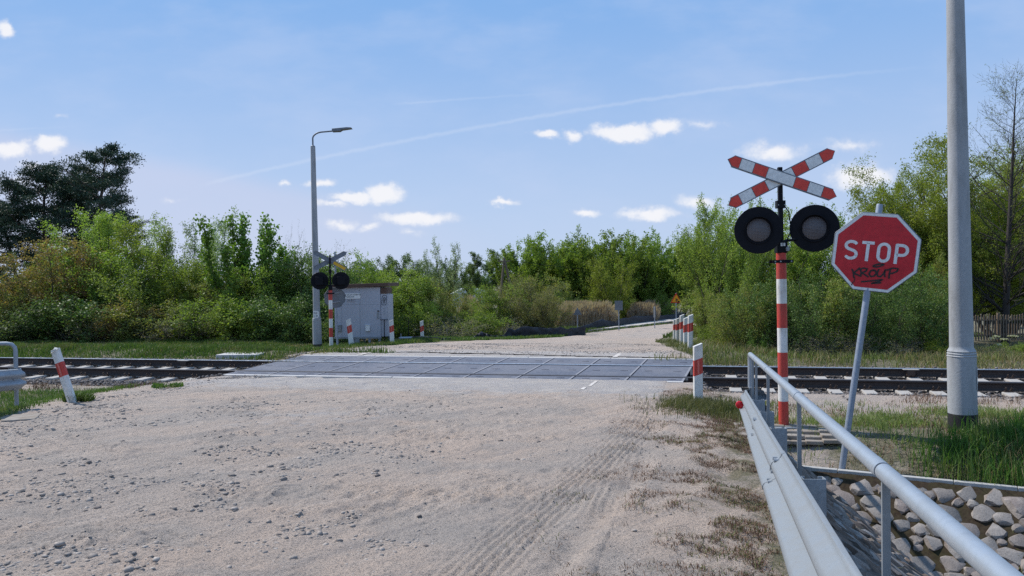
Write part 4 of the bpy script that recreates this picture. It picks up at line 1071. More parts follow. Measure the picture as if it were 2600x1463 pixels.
# ------------------------------------------------------------------ lamp posts
def lamp_post(label, B, r0, r1, hshoulder, rsh, htop, arm, lean=(0, 0), plate=None):
    t = thing('lamp_post', label, 'lamp post', tuple(B), 0, 'concrete lamp posts', rot=(lean[1], lean[0], 0))
    b = MB(); hs_ = hshoulder; tb = arm['tar']
    prf = [(r0*1.01, -.4), (r0*1.01, tb)]; mats = [1, 1]
    prf += [(r0, tb+.001), (r0*.985, hs_-.09)]; mats += [0, 0]
    for i in range(3): prf += [(r0*(.985-.02*i), hs_-.085+.03*i), (r0*(.985-.02*i)+.006, hs_-.075+.03*i), (r0*(.985-.02*i)-.004, hs_-.062+.03*i)]; mats += [0, 0, 0]
    prf += [(rsh, hs_+.03), (rsh, hs_+.05)]; mats += [0, 0]
    for i in range(1, 9): prf.append((rsh+(r1-rsh)*i/8, hs_+.05+(htop-hs_-.05)*i/8)); mats.append(0)
    b.lathe(prf, 36, 0, None, mats); b.build('pole', ['pole_concrete', 'tar'], t, rad(40))
    c = MB(); c.lathe([(r1*.95, htop), (r1*.95, htop+.02), (r1*.5, htop+.05)], 20); c.build('pole_cap', 'sign_back', t)
    m = MB(); L = arm['L']; hh = arm['H']; dx = Vector(arm['dir'])
    pts = [Vector((0, 0, htop)), Vector((0, 0, htop+hh*.55))]
    for i in range(1, 8):
        a = i/8*pi/2; rr = hh*.45; pts.append(Vector((0, 0, htop+hh*.55+rr*sin(a)))+dx*rr*(1-cos(a))*1.6)
    pts.append(Vector((0, 0, htop+hh))+dx*(L*.72)+Vector((0, 0, .03)))
    m.tube(pts, .030, 12); m.build('arm', 'sign_back', t)
    hd = MB(); Mh = Matrix.Translation(Vector((0, 0, htop+hh+.045))+dx*L*.7) @ Matrix.Rotation(math.atan2(dx.y, dx.x), 4, 'Z') @ Matrix.Rotation(rad(-5), 4, 'Y')
    pr = [(0, -.05), (.28, -.065), (.36, -.02), (.74, .0), (.72, .03), (.55, .055), (0, .055)]
    hd.prism(pr, -.13, .13, 0, Mh); hd.build('lamp_head', 'sign_back', t, bevel=.008)
    gl = MB(); gl.add([Mh @ Vector(p) for p in ((.38, -.10, -.022), (.70, -.10, -.006), (.70, .10, -.006), (.38, .10, -.022))], [(3, 2, 1, 0)]); gl.build('lamp_glass', 'lamp_glass', t)
    return t
dL = 28.5; BL = np.array(at(806, 884, dL)); u_ = dL/FPX
tL = lamp_post('concrete lamp post with its lamp head, standing left of the far signal', BL, .165, .088, (884-808)*u_, .130, (884-374)*u_, dict(tar=.15, L=1.05, H=.55, dir=(1, .05, 0)), lean=(rad(-.35), 0))
b = MB(); b.prism([(-.09, -.13), (.09, -.13), (.13, -.07), (.13, .09), (.10, .14), (-.09, .14)], -.004, .004)
o = b.build('number_plate', 'sign_white', tL); o.location = (.0, -.150, (884-800)*u_+.02); o.rotation_euler = (0, 0, rad(-8))
for s_t, zz in (('PLK', .055), ('1 20', -.045)):
    vs, fs = text_mesh(s_t, .095, -.0055, .005, zz, .85); c = MB(); c.add(vs, fs); c.build('lettering', 'letter_black', o)
BR = hit(2445, 1094); dR = float(np.dot(BR-EYE, F_)); ur = dR/FPX
tR = lamp_post('tall concrete lamp post with tarred foot rising past the top right', BR, 33.3*ur, .085, (1094-888)*ur, 27.2*ur, 6.9, dict(tar=(1094-1049)*ur, L=1.0, H=.5, dir=(-.9, .3, 0)), lean=(rad(-.72), 0))
b = MB(); b.add([(r*1.0*math.sin(rad(a)), -r*math.cos(rad(a)), z) for r in (33.3*ur*1.012,) for z in (.52, .80) for a in (38, 48, 58)], [(0, 1, 4, 3), (1, 2, 5, 4)])
b.build('hatch', 'galvanised_dull', tR)
b = MB(); b.add([(33.3*ur*1.03*math.sin(rad(a)), -33.3*ur*1.03*math.cos(rad(a)), z) for z in (.60, .68) for a in (42, 52)], [(0, 1, 3, 2)]); b.build('warning_label', 'sign_white', tR)

# ------------------------------------------------------------------ control cabinet
dC = 29.5; uc = dC/FPX
O_ = np.array(at(909, 874, dC)); zg = O_[2]
tC = thing('control_cabinet', 'grey railway control cabinet on steel legs behind the far signal', 'cabinet', tuple(O_), rad(-3))
W_, D_, Z0, Z1 = 1.80, 1.9, .28, 2.20
Rm = 0
b = MB(); b.box((0, D_/2, (Z0+Z1)/2), (W_, D_, Z1-Z0))
for xx in (-.62, .10): b.box((xx, -.002, (Z0+Z1)/2), (.012, .006, Z1-Z0-.02), None, 1)
b.box((0, -.002, Z1-.66), (W_-.02, .005, .008), None, 1)
b.build('body', ['cabinet_paint', 'galvanised_dull'], tC, bevel=.01)
b = MB(); b.box((.17, D_/2, Z1+.07), (W_+.42, D_+.2, .14)); o = b.build('roof', 'cabinet_roof', tC, bevel=.01); o.rotation_euler = (0, rad(-1.2), 0)
b = MB(); b.box((0, .0, Z0-.03), (W_+.06, .06, .07)); b.box((0, D_, Z0-.03), (W_+.06, .06, .07))
b.build('base_frame', 'galvanised', tC)
for xx, yy1 in ((-.82, .05), (-.15, .05), (.45, .05), (.84, .05), (-.82, D_-.1), (-.2, D_-.1), (.84, D_-.1)):
    m = MB(); m.box((xx, yy1, Z0/2-.15), (.09, .06, Z0+.3)); m.build('leg', 'galvanised_dull', tC)
m = MB(); m.box((-.02, .03, Z0/2-.12), (.16, .1, Z0+.22)); m.build('cable_duct', 'galvanised', tC)
for xx in (-.72, .40):
    m = MB(); m.box((xx, -.035, .62), (.17, .06, .24)); m.box((xx, -.04, .74), (.18, .075, .02)); m.build('vent_box', 'sign_white' if xx > 0 else 'galvanised', tC, bevel=.006)
# side wing with the cable cupboard
b = MB(); b.box((W_/2+.14, .55, (Z0+Z1)/2-.14), (.28, 1.0, Z1-Z0-.28)); b.build('side_wing', 'cabinet_paint', tC, bevel=.01)
b = MB(); b.box((W_/2+.145, .45, Z1-.14), (.26, .9, .22)); b.build('side_recess', 'cabinet_roof', tC)
m = MB(); m.box((W_/2-.08, -.02, 1.28), (.07, .03, .04)); m.box((W_/2-.09, -.012, 1.10), (.08, .02, .25), None, 1); m.build('door_handle', ['black_paint', 'galvanised'], tC)
def sign(parent, cx, z, w_, h_, mat='sign_white', y=-.012, name='sign'):
    b = MB(); b.box((cx, y, z), (w_, .008, h_)); return b.build(name, mat, parent)
p = sign(tC, -.22, 1.87, .70, .21, name='name_sign')
for s_t, zz, size, cx, sx_ in (('ZAK\u0141ADY AUTOMATYKI', 1.915, .070, -.135, .70), ('KOMBUD SA', 1.835, .070, -.28, .78)):
    vs, fs = text_mesh(s_t, size, -.0175, cx, zz, sx_); c = MB(); c.add(vs, fs); c.build('lettering', 'letter_black', p)
c = MB(); c.add([(-.55, -.0175, 1.94), (-.44, -.0175, 1.94), (-.455, -.0175, 1.84), (-.50, -.0175, 1.81), (-.555, -.0175, 1.81)], [(0, 1, 2, 3, 4)]); c.add([(-.52, -.0185, 1.84), (-.50, -.0185, 1.84), (-.475, -.0185, 1.885), (-.495, -.0185, 1.885)], [(0, 1, 2, 3)], 1); c.build('emblem', ['letter_black', 'sign_white'], p)
p = sign(tC, -.25, 1.70, .32, .10, 'cabinet_paint', name='number_sign')
vs, fs = text_mesh('SA ID.7', .095, -.0175, -.25, 1.70, .9); c = MB(); c.add(vs, fs); c.build('lettering', 'letter_black', p)
p = sign(tC, W_/2+.145, 1.48, .25, 1.06, 'cabinet_paint', y=.03, name='cupboard_door')
c = MB()
for st in ([(.02, .20), (.13, .19), (.15, .17), (.12, -.13), (.09, -.17), (-.06, -.17), (-.08, -.14), (-.07, .10), (-.03, .18), (.02, .20)], [(.04, .13), (.10, .08)], [(.04, .13), (-.02, .08)], [(-.03, .06), (.12, .06)], [(-.05, .02), (.11, .02)], [(.02, .02), (-.01, -.12)], [(.06, .02), (.04, -.12)]):
    vs, fs = ribbon([(W_/2+.120+a*.85, 1.68+bb) for a, bb in st], .020, .022); c.add(vs, fs)
c.build('emblem', 'letter_black', p, None)
c = MB()
for k in range(5): vs, fs = ribbon([(W_/2+.11+.02*(k % 2), 1.38-.055*k), (W_/2+.18, 1.38-.055*k)], .020, .022); c.add(vs, fs)
c.build('notice_lines', 'galvanised_dull', p, None)
m = MB(); m.tube([(W_/2+.15, -.04, .93), (W_/2+.15, -.04, -.1)], .016, 8); m.box((W_/2+.15, -.04, .94), (.30, .03, .02)); m.build('earthing_bar', 'black_paint', tC)
t = thing('step_platform', 'low grey metal step right of the cabinet', 'step', tuple(gp(1030, 29.6)), 0)
m = MB(); m.box((0, 0, .20), (.46, .5, .03)); m.build('tread', 'galvanised_dull', t)
for a in (-.2, .2): m = MB(); m.box((a, -.2, .09), (.04, .04, .22)); m.build('leg', 'galvanised_dull', t)
t = thing('railing_frame', 'thin black metal railing frame right of the cabinet', 'railing', tuple(gp(1014, 30.4)), 0)
m = MB(); m.tube([(-.32, .3, -.1), (-.32, .3, .98), (.33, .3, .98), (.33, .3, -.1)], .018, 8); m.build('frame', 'black_paint', t); m = MB(); m.tube([(.02, .28, -.1), (.02, .28, .35)], .018, 8); m.build('stub_post', 'galvanised_dull', t)

# ------------------------------------------------------------------ far road signs
def far_sign(name, label, px, base_d, sign_mesh, ztop_px, cpx=None):
    B = gp(px, base_d); t = thing(name, label, 'road sign', tuple(B), 0); top = at(px, ztop_px, base_d)[2]-B[2]
    m = MB(); m.tube([(0, .03, -.3), (0, .03, top)], .03, 8); m.build('post', 'sign_post_steel', t); sign_mesh(t, top); return t
u45 = 45/FPX
def tri(t, top):
    w = 11*u45; m = MB(); m.prism([(-w, -.17), (w, -.17), (0, w*1.75-.17)], -.01, .01); o = m.build('sign_plate', 'sign_back', t, bevel=.004); o.location = (0, .0, top-w*1.6+.17)
far_sign('road_sign', 'grey back of a triangular sign in front of the dry reeds', 1467, 45, tri, 782)
u50 = 50/FPX
def rect(t, top):
    m = MB(); m.box((-.0, 0, top-12*u50), (20*u50, .02, 24*u50)); m.build('sign_plate', 'sign_back', t, bevel=.005)
far_sign('road_sign', 'grey back of a rectangular sign beside the footpath', 1572, 50, rect, 764)
def edge(t, top):
    m = MB(); m.box((0, 0, top-15*u50), (.07, .5, 30*u50)); m.build('sign_plate', 'sign_back', t, bevel=.005)
far_sign('road_sign', 'narrow sign seen nearly edge on before the black barrier', 1663, 54, edge, 779)
def yel(t, top):
    w = 14*u45; h = w*1.75; z0 = top-h
    m = MB(); m.prism([(-w, 0), (w, 0), (0, h)], -.01, .01); o = m.build('sign_plate', 'reflector_red', t, bevel=.004); o.location = (0, 0, z0)
    k = .80; m = MB(); c = h*.34; m.add([(-w*k, -.0125, c-c*k), (w*k, -.0125, c-c*k), (0, -.0125, c+(h-c)*k)], [(0, 1, 2)]); m.build('yellow_field', 'yellow_sign', o)
    m = MB()
    for i, st in enumerate(([(-.03, .27), (0, .19), (.06, .13)], [(0, .19), (.07, .21), (.10, .13)], [(0, .19), (-.05, .09)], [(-.01, .14), (.03, .06)], [(.08, .07), (.15, .10), (.20, .06), (.08, .06)])):
        vs, fs = ribbon(st, .035, -.0145-.0006*i); m.add(vs, fs)
    m.build('pictogram', 'letter_black', o, None)
far_sign('road_sign', 'yellow triangular warning sign above the row of guide posts', 1718, 44, yel, 744)

# ------------------------------------------------------------------ black mesh barrier, pole, fence, shed
def barrier(name, label, pts, seed, drape=.12):
    """pts: (px, depth, height)"""
    rgb = np.random.default_rng(seed); n = 80; A = np.array(pts, float); d = np.r_[0, np.cumsum(np.abs(np.diff(A[:, 0])))]; tt = np.linspace(0, d[-1], n)
    px = np.interp(tt, d, A[:, 0]); dd = np.interp(tt, d, A[:, 1]); hh = np.interp(tt, d, A[:, 2]); rows_ = 7; V = []
    for i in range(n):
        g = gp(px[i], dd[i]); hgt = hh[i]*(1+.28*vnoise(i*.16+seed, seed)+.10*vnoise(i*.6, seed))
        for j in range(rows_):
            f = j/(rows_-1); off = drape*(1-f)*.5 + drape*1.1*vnoise(i*.35+seed+j*.3, j*.5)*(1-abs(f-.5)*.6)
            V.append((g[0]+.05*vnoise(i*.5, j), g[1]-off, g[2]-.03+hgt*f))
    i = np.arange(n*rows_).reshape(n, rows_); Fq = np.stack([i[:-1, :-1], i[1:, :-1], i[1:, 1:], i[:-1, 1:]], -1).reshape(-1, 4)
    o = link_mesh(name, np_mesh(name, V, Fq), None, ['mesh_fabric'], 9); so_ = o.modifiers.new('thick', 'SOLIDIFY'); so_.thickness = .012
    return tag(o, label, 'barrier', 'black fabric barriers along the wet ground')
barrier('fabric_barrier', 'low crumpled black fabric on the ground right of the cabinet', [(1000, 32, .22), (1050, 33, .3), (1110, 34, .18), (1175, 35, .10)], 3)
barrier('fabric_barrier', 'sagging heap of black fabric at the left end of the tall barrier', [(1198, 36, .12), (1222, 36.5, .42), (1245, 36.8, .22), (1285, 37.5, .20)], 8, .3)
barrier('fabric_barrier', 'tall black fabric barrier in front of the brown bush', [(1275, 37.6, .12), (1292, 38, .52), (1340, 39, .56), (1400, 40.5, .54), (1425, 41, .55), (1440, 41.5, .36), (1455, 42, .50), (1487, 43, .66)], 5, .16)
barrier('fabric_barrier', 'black fabric barrier winding behind the triangular sign and footpath', [(1460, 50, .28), (1500, 53, .42), (1530, 55, .70), (1560, 57, .45), (1590, 60, .70), (1640, 64, .62), (1700, 70, .6), (1740, 74, .5)], 13, .2)

t = thing('utility_pole', 'two-legged wooden utility pole leaning among the far trees', 'utility pole', tuple(gp(1290, 66)), 0)
top_ = Vector(at(1280, 655, 66))-Vector(gp(1290, 66))
for bx in (-.9, 1.1): m = MB(); m.tube([Vector((bx, 0, -.5)), top_], [.13, .09], 10); m.build('pole_leg', 'old_wood', t)
m = MB(); m.tube([top_+Vector((-.5, 0, -.3)), top_+Vector((.5, 0, -.3))], .05, 8); m.build('cross_arm', 'old_wood', t)
m = MB(); m.tube([top_+Vector((.2, 0, -.2)), top_+Vector((12, 8, -1.6)), top_+Vector((28, 18, -.6))], .018, 5); m.build('wire', 'black_paint', t)

def picket_fence():
    t = thing('picket_fence', 'old wooden picket fence behind the bushes right of the track', 'fence', (0, 0, 0)); d = 27.0
    xs1 = np.arange(at(1800, 860, d)[0], at(2680, 860, d)[0], .105); b = MB(); rp = random.Random(2)
    yl = lambda x: 27.5+.05*(x-8); zb = lambda x: H(x, yl(x)); ztop = lambda x: at(2500, 803, d)[2]
    for x in xs1:
        z1 = ztop(x)+rp.uniform(-.03, .03); z0 = z1-.95; l = rp.uniform(-.01, .01)
        b.prism([(x-.022, z0), (x+.022, z0), (x+.022+l, z1-.03), (x+l, z1), (x-.022+l, z1-.03)], yl(x)-.012, yl(x)+.012)
    b.build('pickets', 'old_wood', t)
    for dz in (-.2, -.75):
        m = MB(); m.box(((xs1[0]+xs1[-1])/2, yl((xs1[0]+xs1[-1])/2)+.04, ztop(0)+dz), (xs1[-1]-xs1[0], .04, .06), Matrix.Rotation(.05, 3, 'Z')); m.build('fence_rail', 'old_wood', t)
    for x in np.arange(xs1[0], xs1[-1], 2.2):
        m = MB(); m.box((x, yl(x)+.1, ztop(0)-.7), (.09, .09, 1.5)); m.build('fence_post', 'old_wood', t)
picket_fence()
t = thing('shed', 'small pale shed glimpsed under the far trees', 'shed', tuple(at(1195, 752, 92)), rad(8))
m = MB(); m.box((0, 1.5, -.5), (4.2, 3, 1.6)); m.build('wall', 'pale_wall', t); m = MB(); m.prism([(-2.3, .3), (2.3, .3), (1.2, .85), (-1.0, .95)], -.2, 3.2); m.build('roof', 'sign_white', t)

# concrete bits on the ground
def slab(label, px, py, dims, rz=0, mat='concrete', dz=0, name='concrete_slab', group=None):
    p = hit(px, py); rq = random.Random(px); b = MB(); w, d, h = dims
    poly = [(-w/2+rq.uniform(-.05, .05)*w, -d/2), (w/2, -d/2+rq.uniform(-.06, .06)*d), (w/2-rq.uniform(0, .1)*w, d/2), (-w/2+rq.uniform(0, .08)*w, d/2-rq.uniform(0, .1)*d)]
    b.add([(x, y, h) for x, y in poly]+[(x, y, -.15) for x, y in poly], [(0, 1, 2, 3), (0, 4, 5, 1), (1, 5, 6, 2), (2, 6, 7, 3), (3, 7, 4, 0)])
    o = b.build(name, mat, None, bevel=.012); o.location = (p[0], p[1], p[2]+dz); o.rotation_euler = (0, 0, rz); return tag(o, label, 'concrete slab', group)
slab('flat pale concrete slab in the grass behind the left track', 618, 903, (1.25, .9, .07), rad(-6), 'edge_concrete')
slab('worn concrete slab at the left edge of the road', 58, 1063, (.42, .5, .03), rad(20), 'paving_worn')
slab('broken concrete block at the foot of the guardrail', 1990, 1298, (.17, .20, .07), rad(14), 'edge_concrete')
tP = thing('paved_apron', 'cracked paving around the foot of the near signal', 'paving', (0, 0, 0)); rq = random.Random(8)
for i in range(4):
    for j in range(6):
        px = 1885+j*42+i*4; py = 1079+i*12.5; p = hit(px, py); d = float(p[1])
        b = MB(); b.box((p[0], p[1], p[2]-.008+rq.uniform(-.012, .008)), (.21, .30, .05), Matrix.Rotation(rad(-14+rq.uniform(-4, 4)), 3, 'Z') @ Matrix.Rotation(rq.uniform(-.05, .05), 3, 'X'))
        b.build('paving_stone', 'paving_worn', tP, bevel=.01)

# ------------------------------------------------------------------ stone-lined ditch
cx0, cx1 = 2.75, 8.5
b = MB(); xs3 = np.linspace(cx0, cx1, 12)
for a, c in zip(xs3[:-1], xs3[1:]):
    ya, yc_ = curb_y(a), curb_y(c); b.box(((a+c)/2, (ya+yc_)/2+.03, -.775), (math.hypot(c-a, yc_-ya)-.006, .07, .16), Matrix.Rotation(math.atan2(yc_-ya, c-a), 3, 'Z'))
tag(b.build('curb', 'concrete', None, bevel=.006), 'thin concrete curb along the top of the stone slope', 'curb')
def slope_z(x, y):
    A = prof(nn(gx(y), y))-.14-.77*np.maximum((x-gx(y))/1.03-.12, 0); B = -.735-.68*(curb_y(x)-y); return A, B
def stone_face(name, label, which, seed, step, sx_, sy_, hgt):
    rgs = np.random.default_rng(seed); pts = []
    # stones packed over the slope by dart throwing
    for _ in range(52000):
        x = rgs.uniform(1.2, 8.4); y = rgs.uniform(2.2, 9.1)
        if y > curb_y(x)-.10 or (x-gx(y))/1.03 < .16: continue
        A, B = slope_z(x, y)
        if which == 'B' and A > B-.03: continue
        if which == 'A' and B > A-.03: continue
        r = rgs.uniform(step*.72, step*1.15) if _ < 30000 else rgs.uniform(step*.42, step*.7)
        if all(((x-q[0])/sx_)**2+((y-q[1])/sy_)**2 > ((r+q[2])*.385)**2 for q in pts): pts.append((x, y, r))
    V0, Fc = ico(); V = []; Fa = []
    # subdivide once for rounder stones
    ed = {}; VV = [tuple(v) for v in V0]; FF = []
    def mid(a, c):
        k = (min(a, c), max(a, c))
        if k not in ed: m_ = (np.array(VV[a])+np.array(VV[c])); m_ /= np.linalg.norm(m_); ed[k] = len(VV); VV.append(tuple(m_))
        return ed[k]
    for a, b_, c in Fc: ab, bc, ca = mid(a, b_), mid(b_, c), mid(c, a); FF += [(a, ab, ca), (b_, bc, ab), (c, ca, bc), (ab, bc, ca)]
    VV = np.array(VV); FF = np.array(FF); allV = []; allF = []
    for i, (x, y, r) in enumerate(pts):
        A, B = slope_z(x, y); z = max(A, B)
        n = Vector((.0, -.68, 1)).normalized() if which == 'B' else Vector((.77, -.10, 1)).normalized()
        n = Vector((-.3, -.62, 1)).normalized() if False else n
        Q = n.to_track_quat('Z', 'Y').to_matrix(); Q = np.array(Q)
        W = VV.copy(); W = np.sign(W)*np.abs(W)**.66
        W *= (1+.20*rgs.normal(size=(len(W), 1)).clip(-1.2, 1.2)*.6); W[:, :2] *= 1+.18*np.sign(W[:, :1]*rgs.choice([-1, 1]))*np.abs(W[:, 1:2])
        W *= np.array([sx_*rgs.uniform(.92, 1.15), sy_*rgs.uniform(.9, 1.1)*1.15, hgt/r*rgs.uniform(.8, 1.2)])*r*.5
        a = rgs.uniform(-.5, .5) if which == 'B' else rgs.uniform(-.15, .15)
        Rz = np.array([[cos(a), -sin(a), 0], [sin(a), cos(a), 0], [0, 0, 1]])
        W = W @ Rz.T @ Q.T + np.array([x, y, z-.01]); allV.append(W); allF.append(FF+i*len(VV))
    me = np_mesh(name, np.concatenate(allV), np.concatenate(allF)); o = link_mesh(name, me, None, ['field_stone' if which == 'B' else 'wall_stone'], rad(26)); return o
tD = thing('stone_slope', 'slope of pale fieldstones set in mossy mortar below the curb', 'stone slope', (0, 0, 0))
def mortar(which, parent):
    x_, y_ = np.meshgrid(np.arange(1.0, 8.6, .05), np.arange(2.0, 9.1, .05)); A, B = slope_z(x_, y_)
    y_ = np.minimum(y_, curb_y(x_)-.012); A, B = slope_z(x_, y_)
    ok = (x_ > gx(y_)+.10); Z_ = np.maximum(np.maximum(A, B), -2.6)+.012+.018*fbm(x_, y_, 7, 3)
    okc = ok & ((B >= A-.04) if which == 'B' else (A >= B-.04)); i = np.arange(x_.size).reshape(x_.shape)
    Fq = np.stack([i[:-1, :-1], i[:-1, 1:], i[1:, 1:], i[1:, :-1]], -1); m_ = ((y_[1:, :-1]-y_[:-1, :-1]) > 1e-4) & okc[:-1, :-1] & okc[1:, 1:] & okc[:-1, 1:] & okc[1:, :-1]
    return link_mesh('mortar', np_mesh('mortar', np.stack([x_, y_, Z_], -1).reshape(-1, 3), Fq[m_]), parent, ['moss_mortar'], 9)
mortar('B', tD); o = stone_face('stones', '', 'B', 4, .222, 1.12, .82, .10); o.parent = tD
tD2 = thing('stone_wall', 'steep shaded stone wing wall under the guardrail', 'stone wall', (0, 0, 0))
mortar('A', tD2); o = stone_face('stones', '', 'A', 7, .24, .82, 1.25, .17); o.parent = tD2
b = MB(); pts_ = [(gx(y)+.10, y) for y in np.linspace(2.4, 8.6, 10)]
for a, c in zip(pts_[:-1], pts_[1:]):
    mx, my = (a[0]+c[0])/2, (a[1]+c[1])/2; b.box((mx, my, prof(nn(gx(my), my))-.19), (.16, math.hypot(c[0]-a[0], c[1]-a[1])-.004, .14), Matrix.Rotation(-math.atan(.2435), 3, 'Z'))
b.build('coping', 'concrete', tD2, bevel=.008)

# ------------------------------------------------------------------ trees and shrubs
class Tree:
    def __init__(s, seed):
        s.r = np.random.default_rng(seed); s.br = []; s.tw = []   # branches: (pts, radii, sides); leaf twigs: pts
    def grow(s, p, d, L, r, lv, spec):
        """lv: level index into spec list of dicts"""
        q = spec[lv]; n = q.get('n', 6); pts = [np.array(p, float)]; d = np.array(d, float); d /= np.linalg.norm(d)
        for i in range(n-1):
            d = d + s.r.normal(size=3)*q.get('wig', .12) + np.array([0, 0, q.get('trop', 0.)]); d /= np.linalg.norm(d)
            pts.append(pts[-1]+d*L/(n-1))
        pts = np.array(pts); te = q.get('taper', .25)
        rad_ = r*(1-(1-te)*np.linspace(0, 1, n)); s.br.append((pts, rad_, q.get('k', 5)))
        if q.get('leaf'): s.tw.append((pts[int(n*q.get('leaf0', 0)):], lv))
        if lv+1 < len(spec):
            c = spec[lv+1]; m = c['num']; m = int(m) if isinstance(m, int) else int(m(L)); t0 = c.get('t0', .15)
            for j in range(m):
                t = t0+(c.get('t1', .98)-t0)*(j+s.r.uniform(0, 1))/m; f = t*(n-1); i = min(int(f), n-2); pp = pts[i]+(pts[i+1]-pts[i])*(f-i)
                ax = pts[i+1]-pts[i]; ax /= np.linalg.norm(ax)
                pr = s.r.normal(size=3); pr -= ax*pr.dot(ax); pr /= np.linalg.norm(pr)
                if c.get('flat'): pr[2] *= c['flat']; pr /= np.linalg.norm(pr)
                a = c.get('ang', .9)*s.r.uniform(.75, 1.2); dd = ax*cos(a)+pr*sin(a)
                LL = c['len'](t, L)*s.r.uniform(.7, 1.2); rr = max(.004, min(r*(1-(1-te)*t)*c.get('rr', .55), LL*.03+.006))
                s.grow(pp, dd, LL, rr, lv+1, spec)
    def wood(s, name, mat, parent):
        V = []; Q = []; off = 0
        for pts, rd, k in s.br:
            n = len(pts); t = np.gradient(pts, axis=0); t /= np.linalg.norm(t, axis=1)[:, None]+1e-9
            up = np.where(np.abs(t[:, 2:3]) < .9, np.array([[0, 0, 1.]]), np.array([[1., 0, 0]])); up = np.repeat(up[:1], n, 0)
            a = up-t*(up*t).sum(1)[:, None]; a /= np.linalg.norm(a, axis=1)[:, None]+1e-9; b = np.cross(t, a)
            an = np.arange(k)*2*pi/k
            ring = pts[:, None]+(a[:, None]*np.cos(an)[None, :, None]+b[:, None]*np.sin(an)[None, :, None])*rd[:, None, None]
            V.append(ring.reshape(-1, 3)); i = np.arange(n*k).reshape(n, k)+off; j = np.roll(i, -1, 1)
            Q.append(np.stack([i[:-1], j[:-1], j[1:], i[1:]], -1).reshape(-1, 4)); off += n*k
        return link_mesh(name, np_mesh(name, np.concatenate(V), np.concatenate(Q)), parent, [mat], 9)
    def leaves(s, name, mat, parent, n, size, asp=.55, spread=.05, droop=0., hug=None, outw=0., clump=0):
        tw = s.tw; Ls = np.array([np.linalg.norm(np.diff(p, axis=0), axis=1).sum() for p, _ in tw]); pr = Ls/Ls.sum()
        idx = s.r.choice(len(tw), n, p=pr); P = np.zeros((n, 3)); T = np.zeros((n, 3)); t = s.r.uniform(0, 1, n)**.8
        for u in np.unique(idx):
            m = idx == u; pts = tw[u][0]; k = len(pts)
            f = t[m]*(k-1); i = np.minimum(f.astype(int), k-2); fr = (f-i)[:, None]
            P[m] = pts[i]*(1-fr)+pts[i+1]*fr; T[m] = pts[i+1]-pts[i]
        T /= np.linalg.norm(T, axis=1)[:, None]+1e-9
        P = P+s.r.normal(size=(n, 3))*spread
        D = s.r.normal(size=(n, 3)); D /= np.linalg.norm(D, axis=1)[:, None]
        A = D+T*outw+np.array([0, 0, -droop]); A /= np.linalg.norm(A, axis=1)[:, None]
        B = np.cross(A, s.r.normal(size=(n, 3))); B /= np.linalg.norm(B, axis=1)[:, None]
        sz = size*s.r.uniform(.6, 1.3, n)[:, None]; W = sz*asp*.5
        N = np.cross(A, B)
        V = np.stack([P, P+A*sz*.45+B*W+N*sz*.06, P+A*sz, P+A*sz*.45-B*W+N*sz*.06], 1).reshape(-1, 3)
        Fq = np.arange(4*n).reshape(n, 4)
        return link_mesh(name, np_mesh(name, V, Fq), parent, [mat], None)
TP = {}
def proto(key, seed, spec, base, nleaf, leafsize, mats, bark='bark', **k):
    """base: list of (p, d, L, r) stems.  the prototype is one thing with a trunk and a crown"""
    T = Tree(seed)
    for (p, d, L, r) in base: T.grow(p, d, L, r, 0, spec)
    e = bpy.data.objects.new(key, None)
    tr = T.wood('trunk', bark, None); cr = T.leaves('crown', mats, None, nleaf, leafsize, **k)
    cv = np.empty(len(cr.data.vertices)*3, np.float32); cr.data.vertices.foreach_get('co', cv)
    zz = np.concatenate([cv.reshape(-1, 3)[:, 2], np.concatenate([b[0] for b in T.br[:1]])[:, 2] if False else cv.reshape(-1, 3)[:1, 2]])
    bz = np.concatenate([b[0] for b in T.br])[:, 2]
    TP[key] = (tr, cr, float(bz.max()) if key in ('alder', 'twiggy') else float(np.percentile(zz, 99.85)), False)
    col.objects.unlink(tr); col.objects.unlink(cr); bpy.data.objects.remove(e)
def plant(key, name, label, cat, loc, height, width=1., rz=None, leaf=None, bark=None, group=None, lean=0.):
    tr, cr, h0, _ = TP[key]; f = height/h0
    e = thing(name, label, cat, tuple(loc), rz if rz is not None else random.Random(int(abs(loc[0])*131+abs(loc[1])*977+sum(map(ord, key))*17)).uniform(0, 6.28), group)
    if lean: e.rotation_euler = (0, lean, e.rotation_euler[2])
    e.scale = (f*width, f*width, f)
    for src, mt in ((tr, bark), (cr, leaf)):
        o = src.copy(); col.objects.link(o); o.parent = e
        if mt: o.material_slots[0].link = 'OBJECT'; o.material_slots[0].material = MATS[mt]
    return e
def stems(seed, n, H_, spread, lean, r=.035):
    q = np.random.default_rng(seed); o = []
    for i in range(n):
        a = 2*pi*i/n+q.uniform(-.4, .4); l = lean*q.uniform(.3, 1.15); h = H_*q.uniform(.72, 1.05)*(1-.25*l)
        o.append(((spread*cos(a)*q.uniform(.2, 1), spread*sin(a)*q.uniform(.2, 1), -.1), (cos(a)*l, sin(a)*l, 1), h, r*q.uniform(.7, 1.2)))
    return o
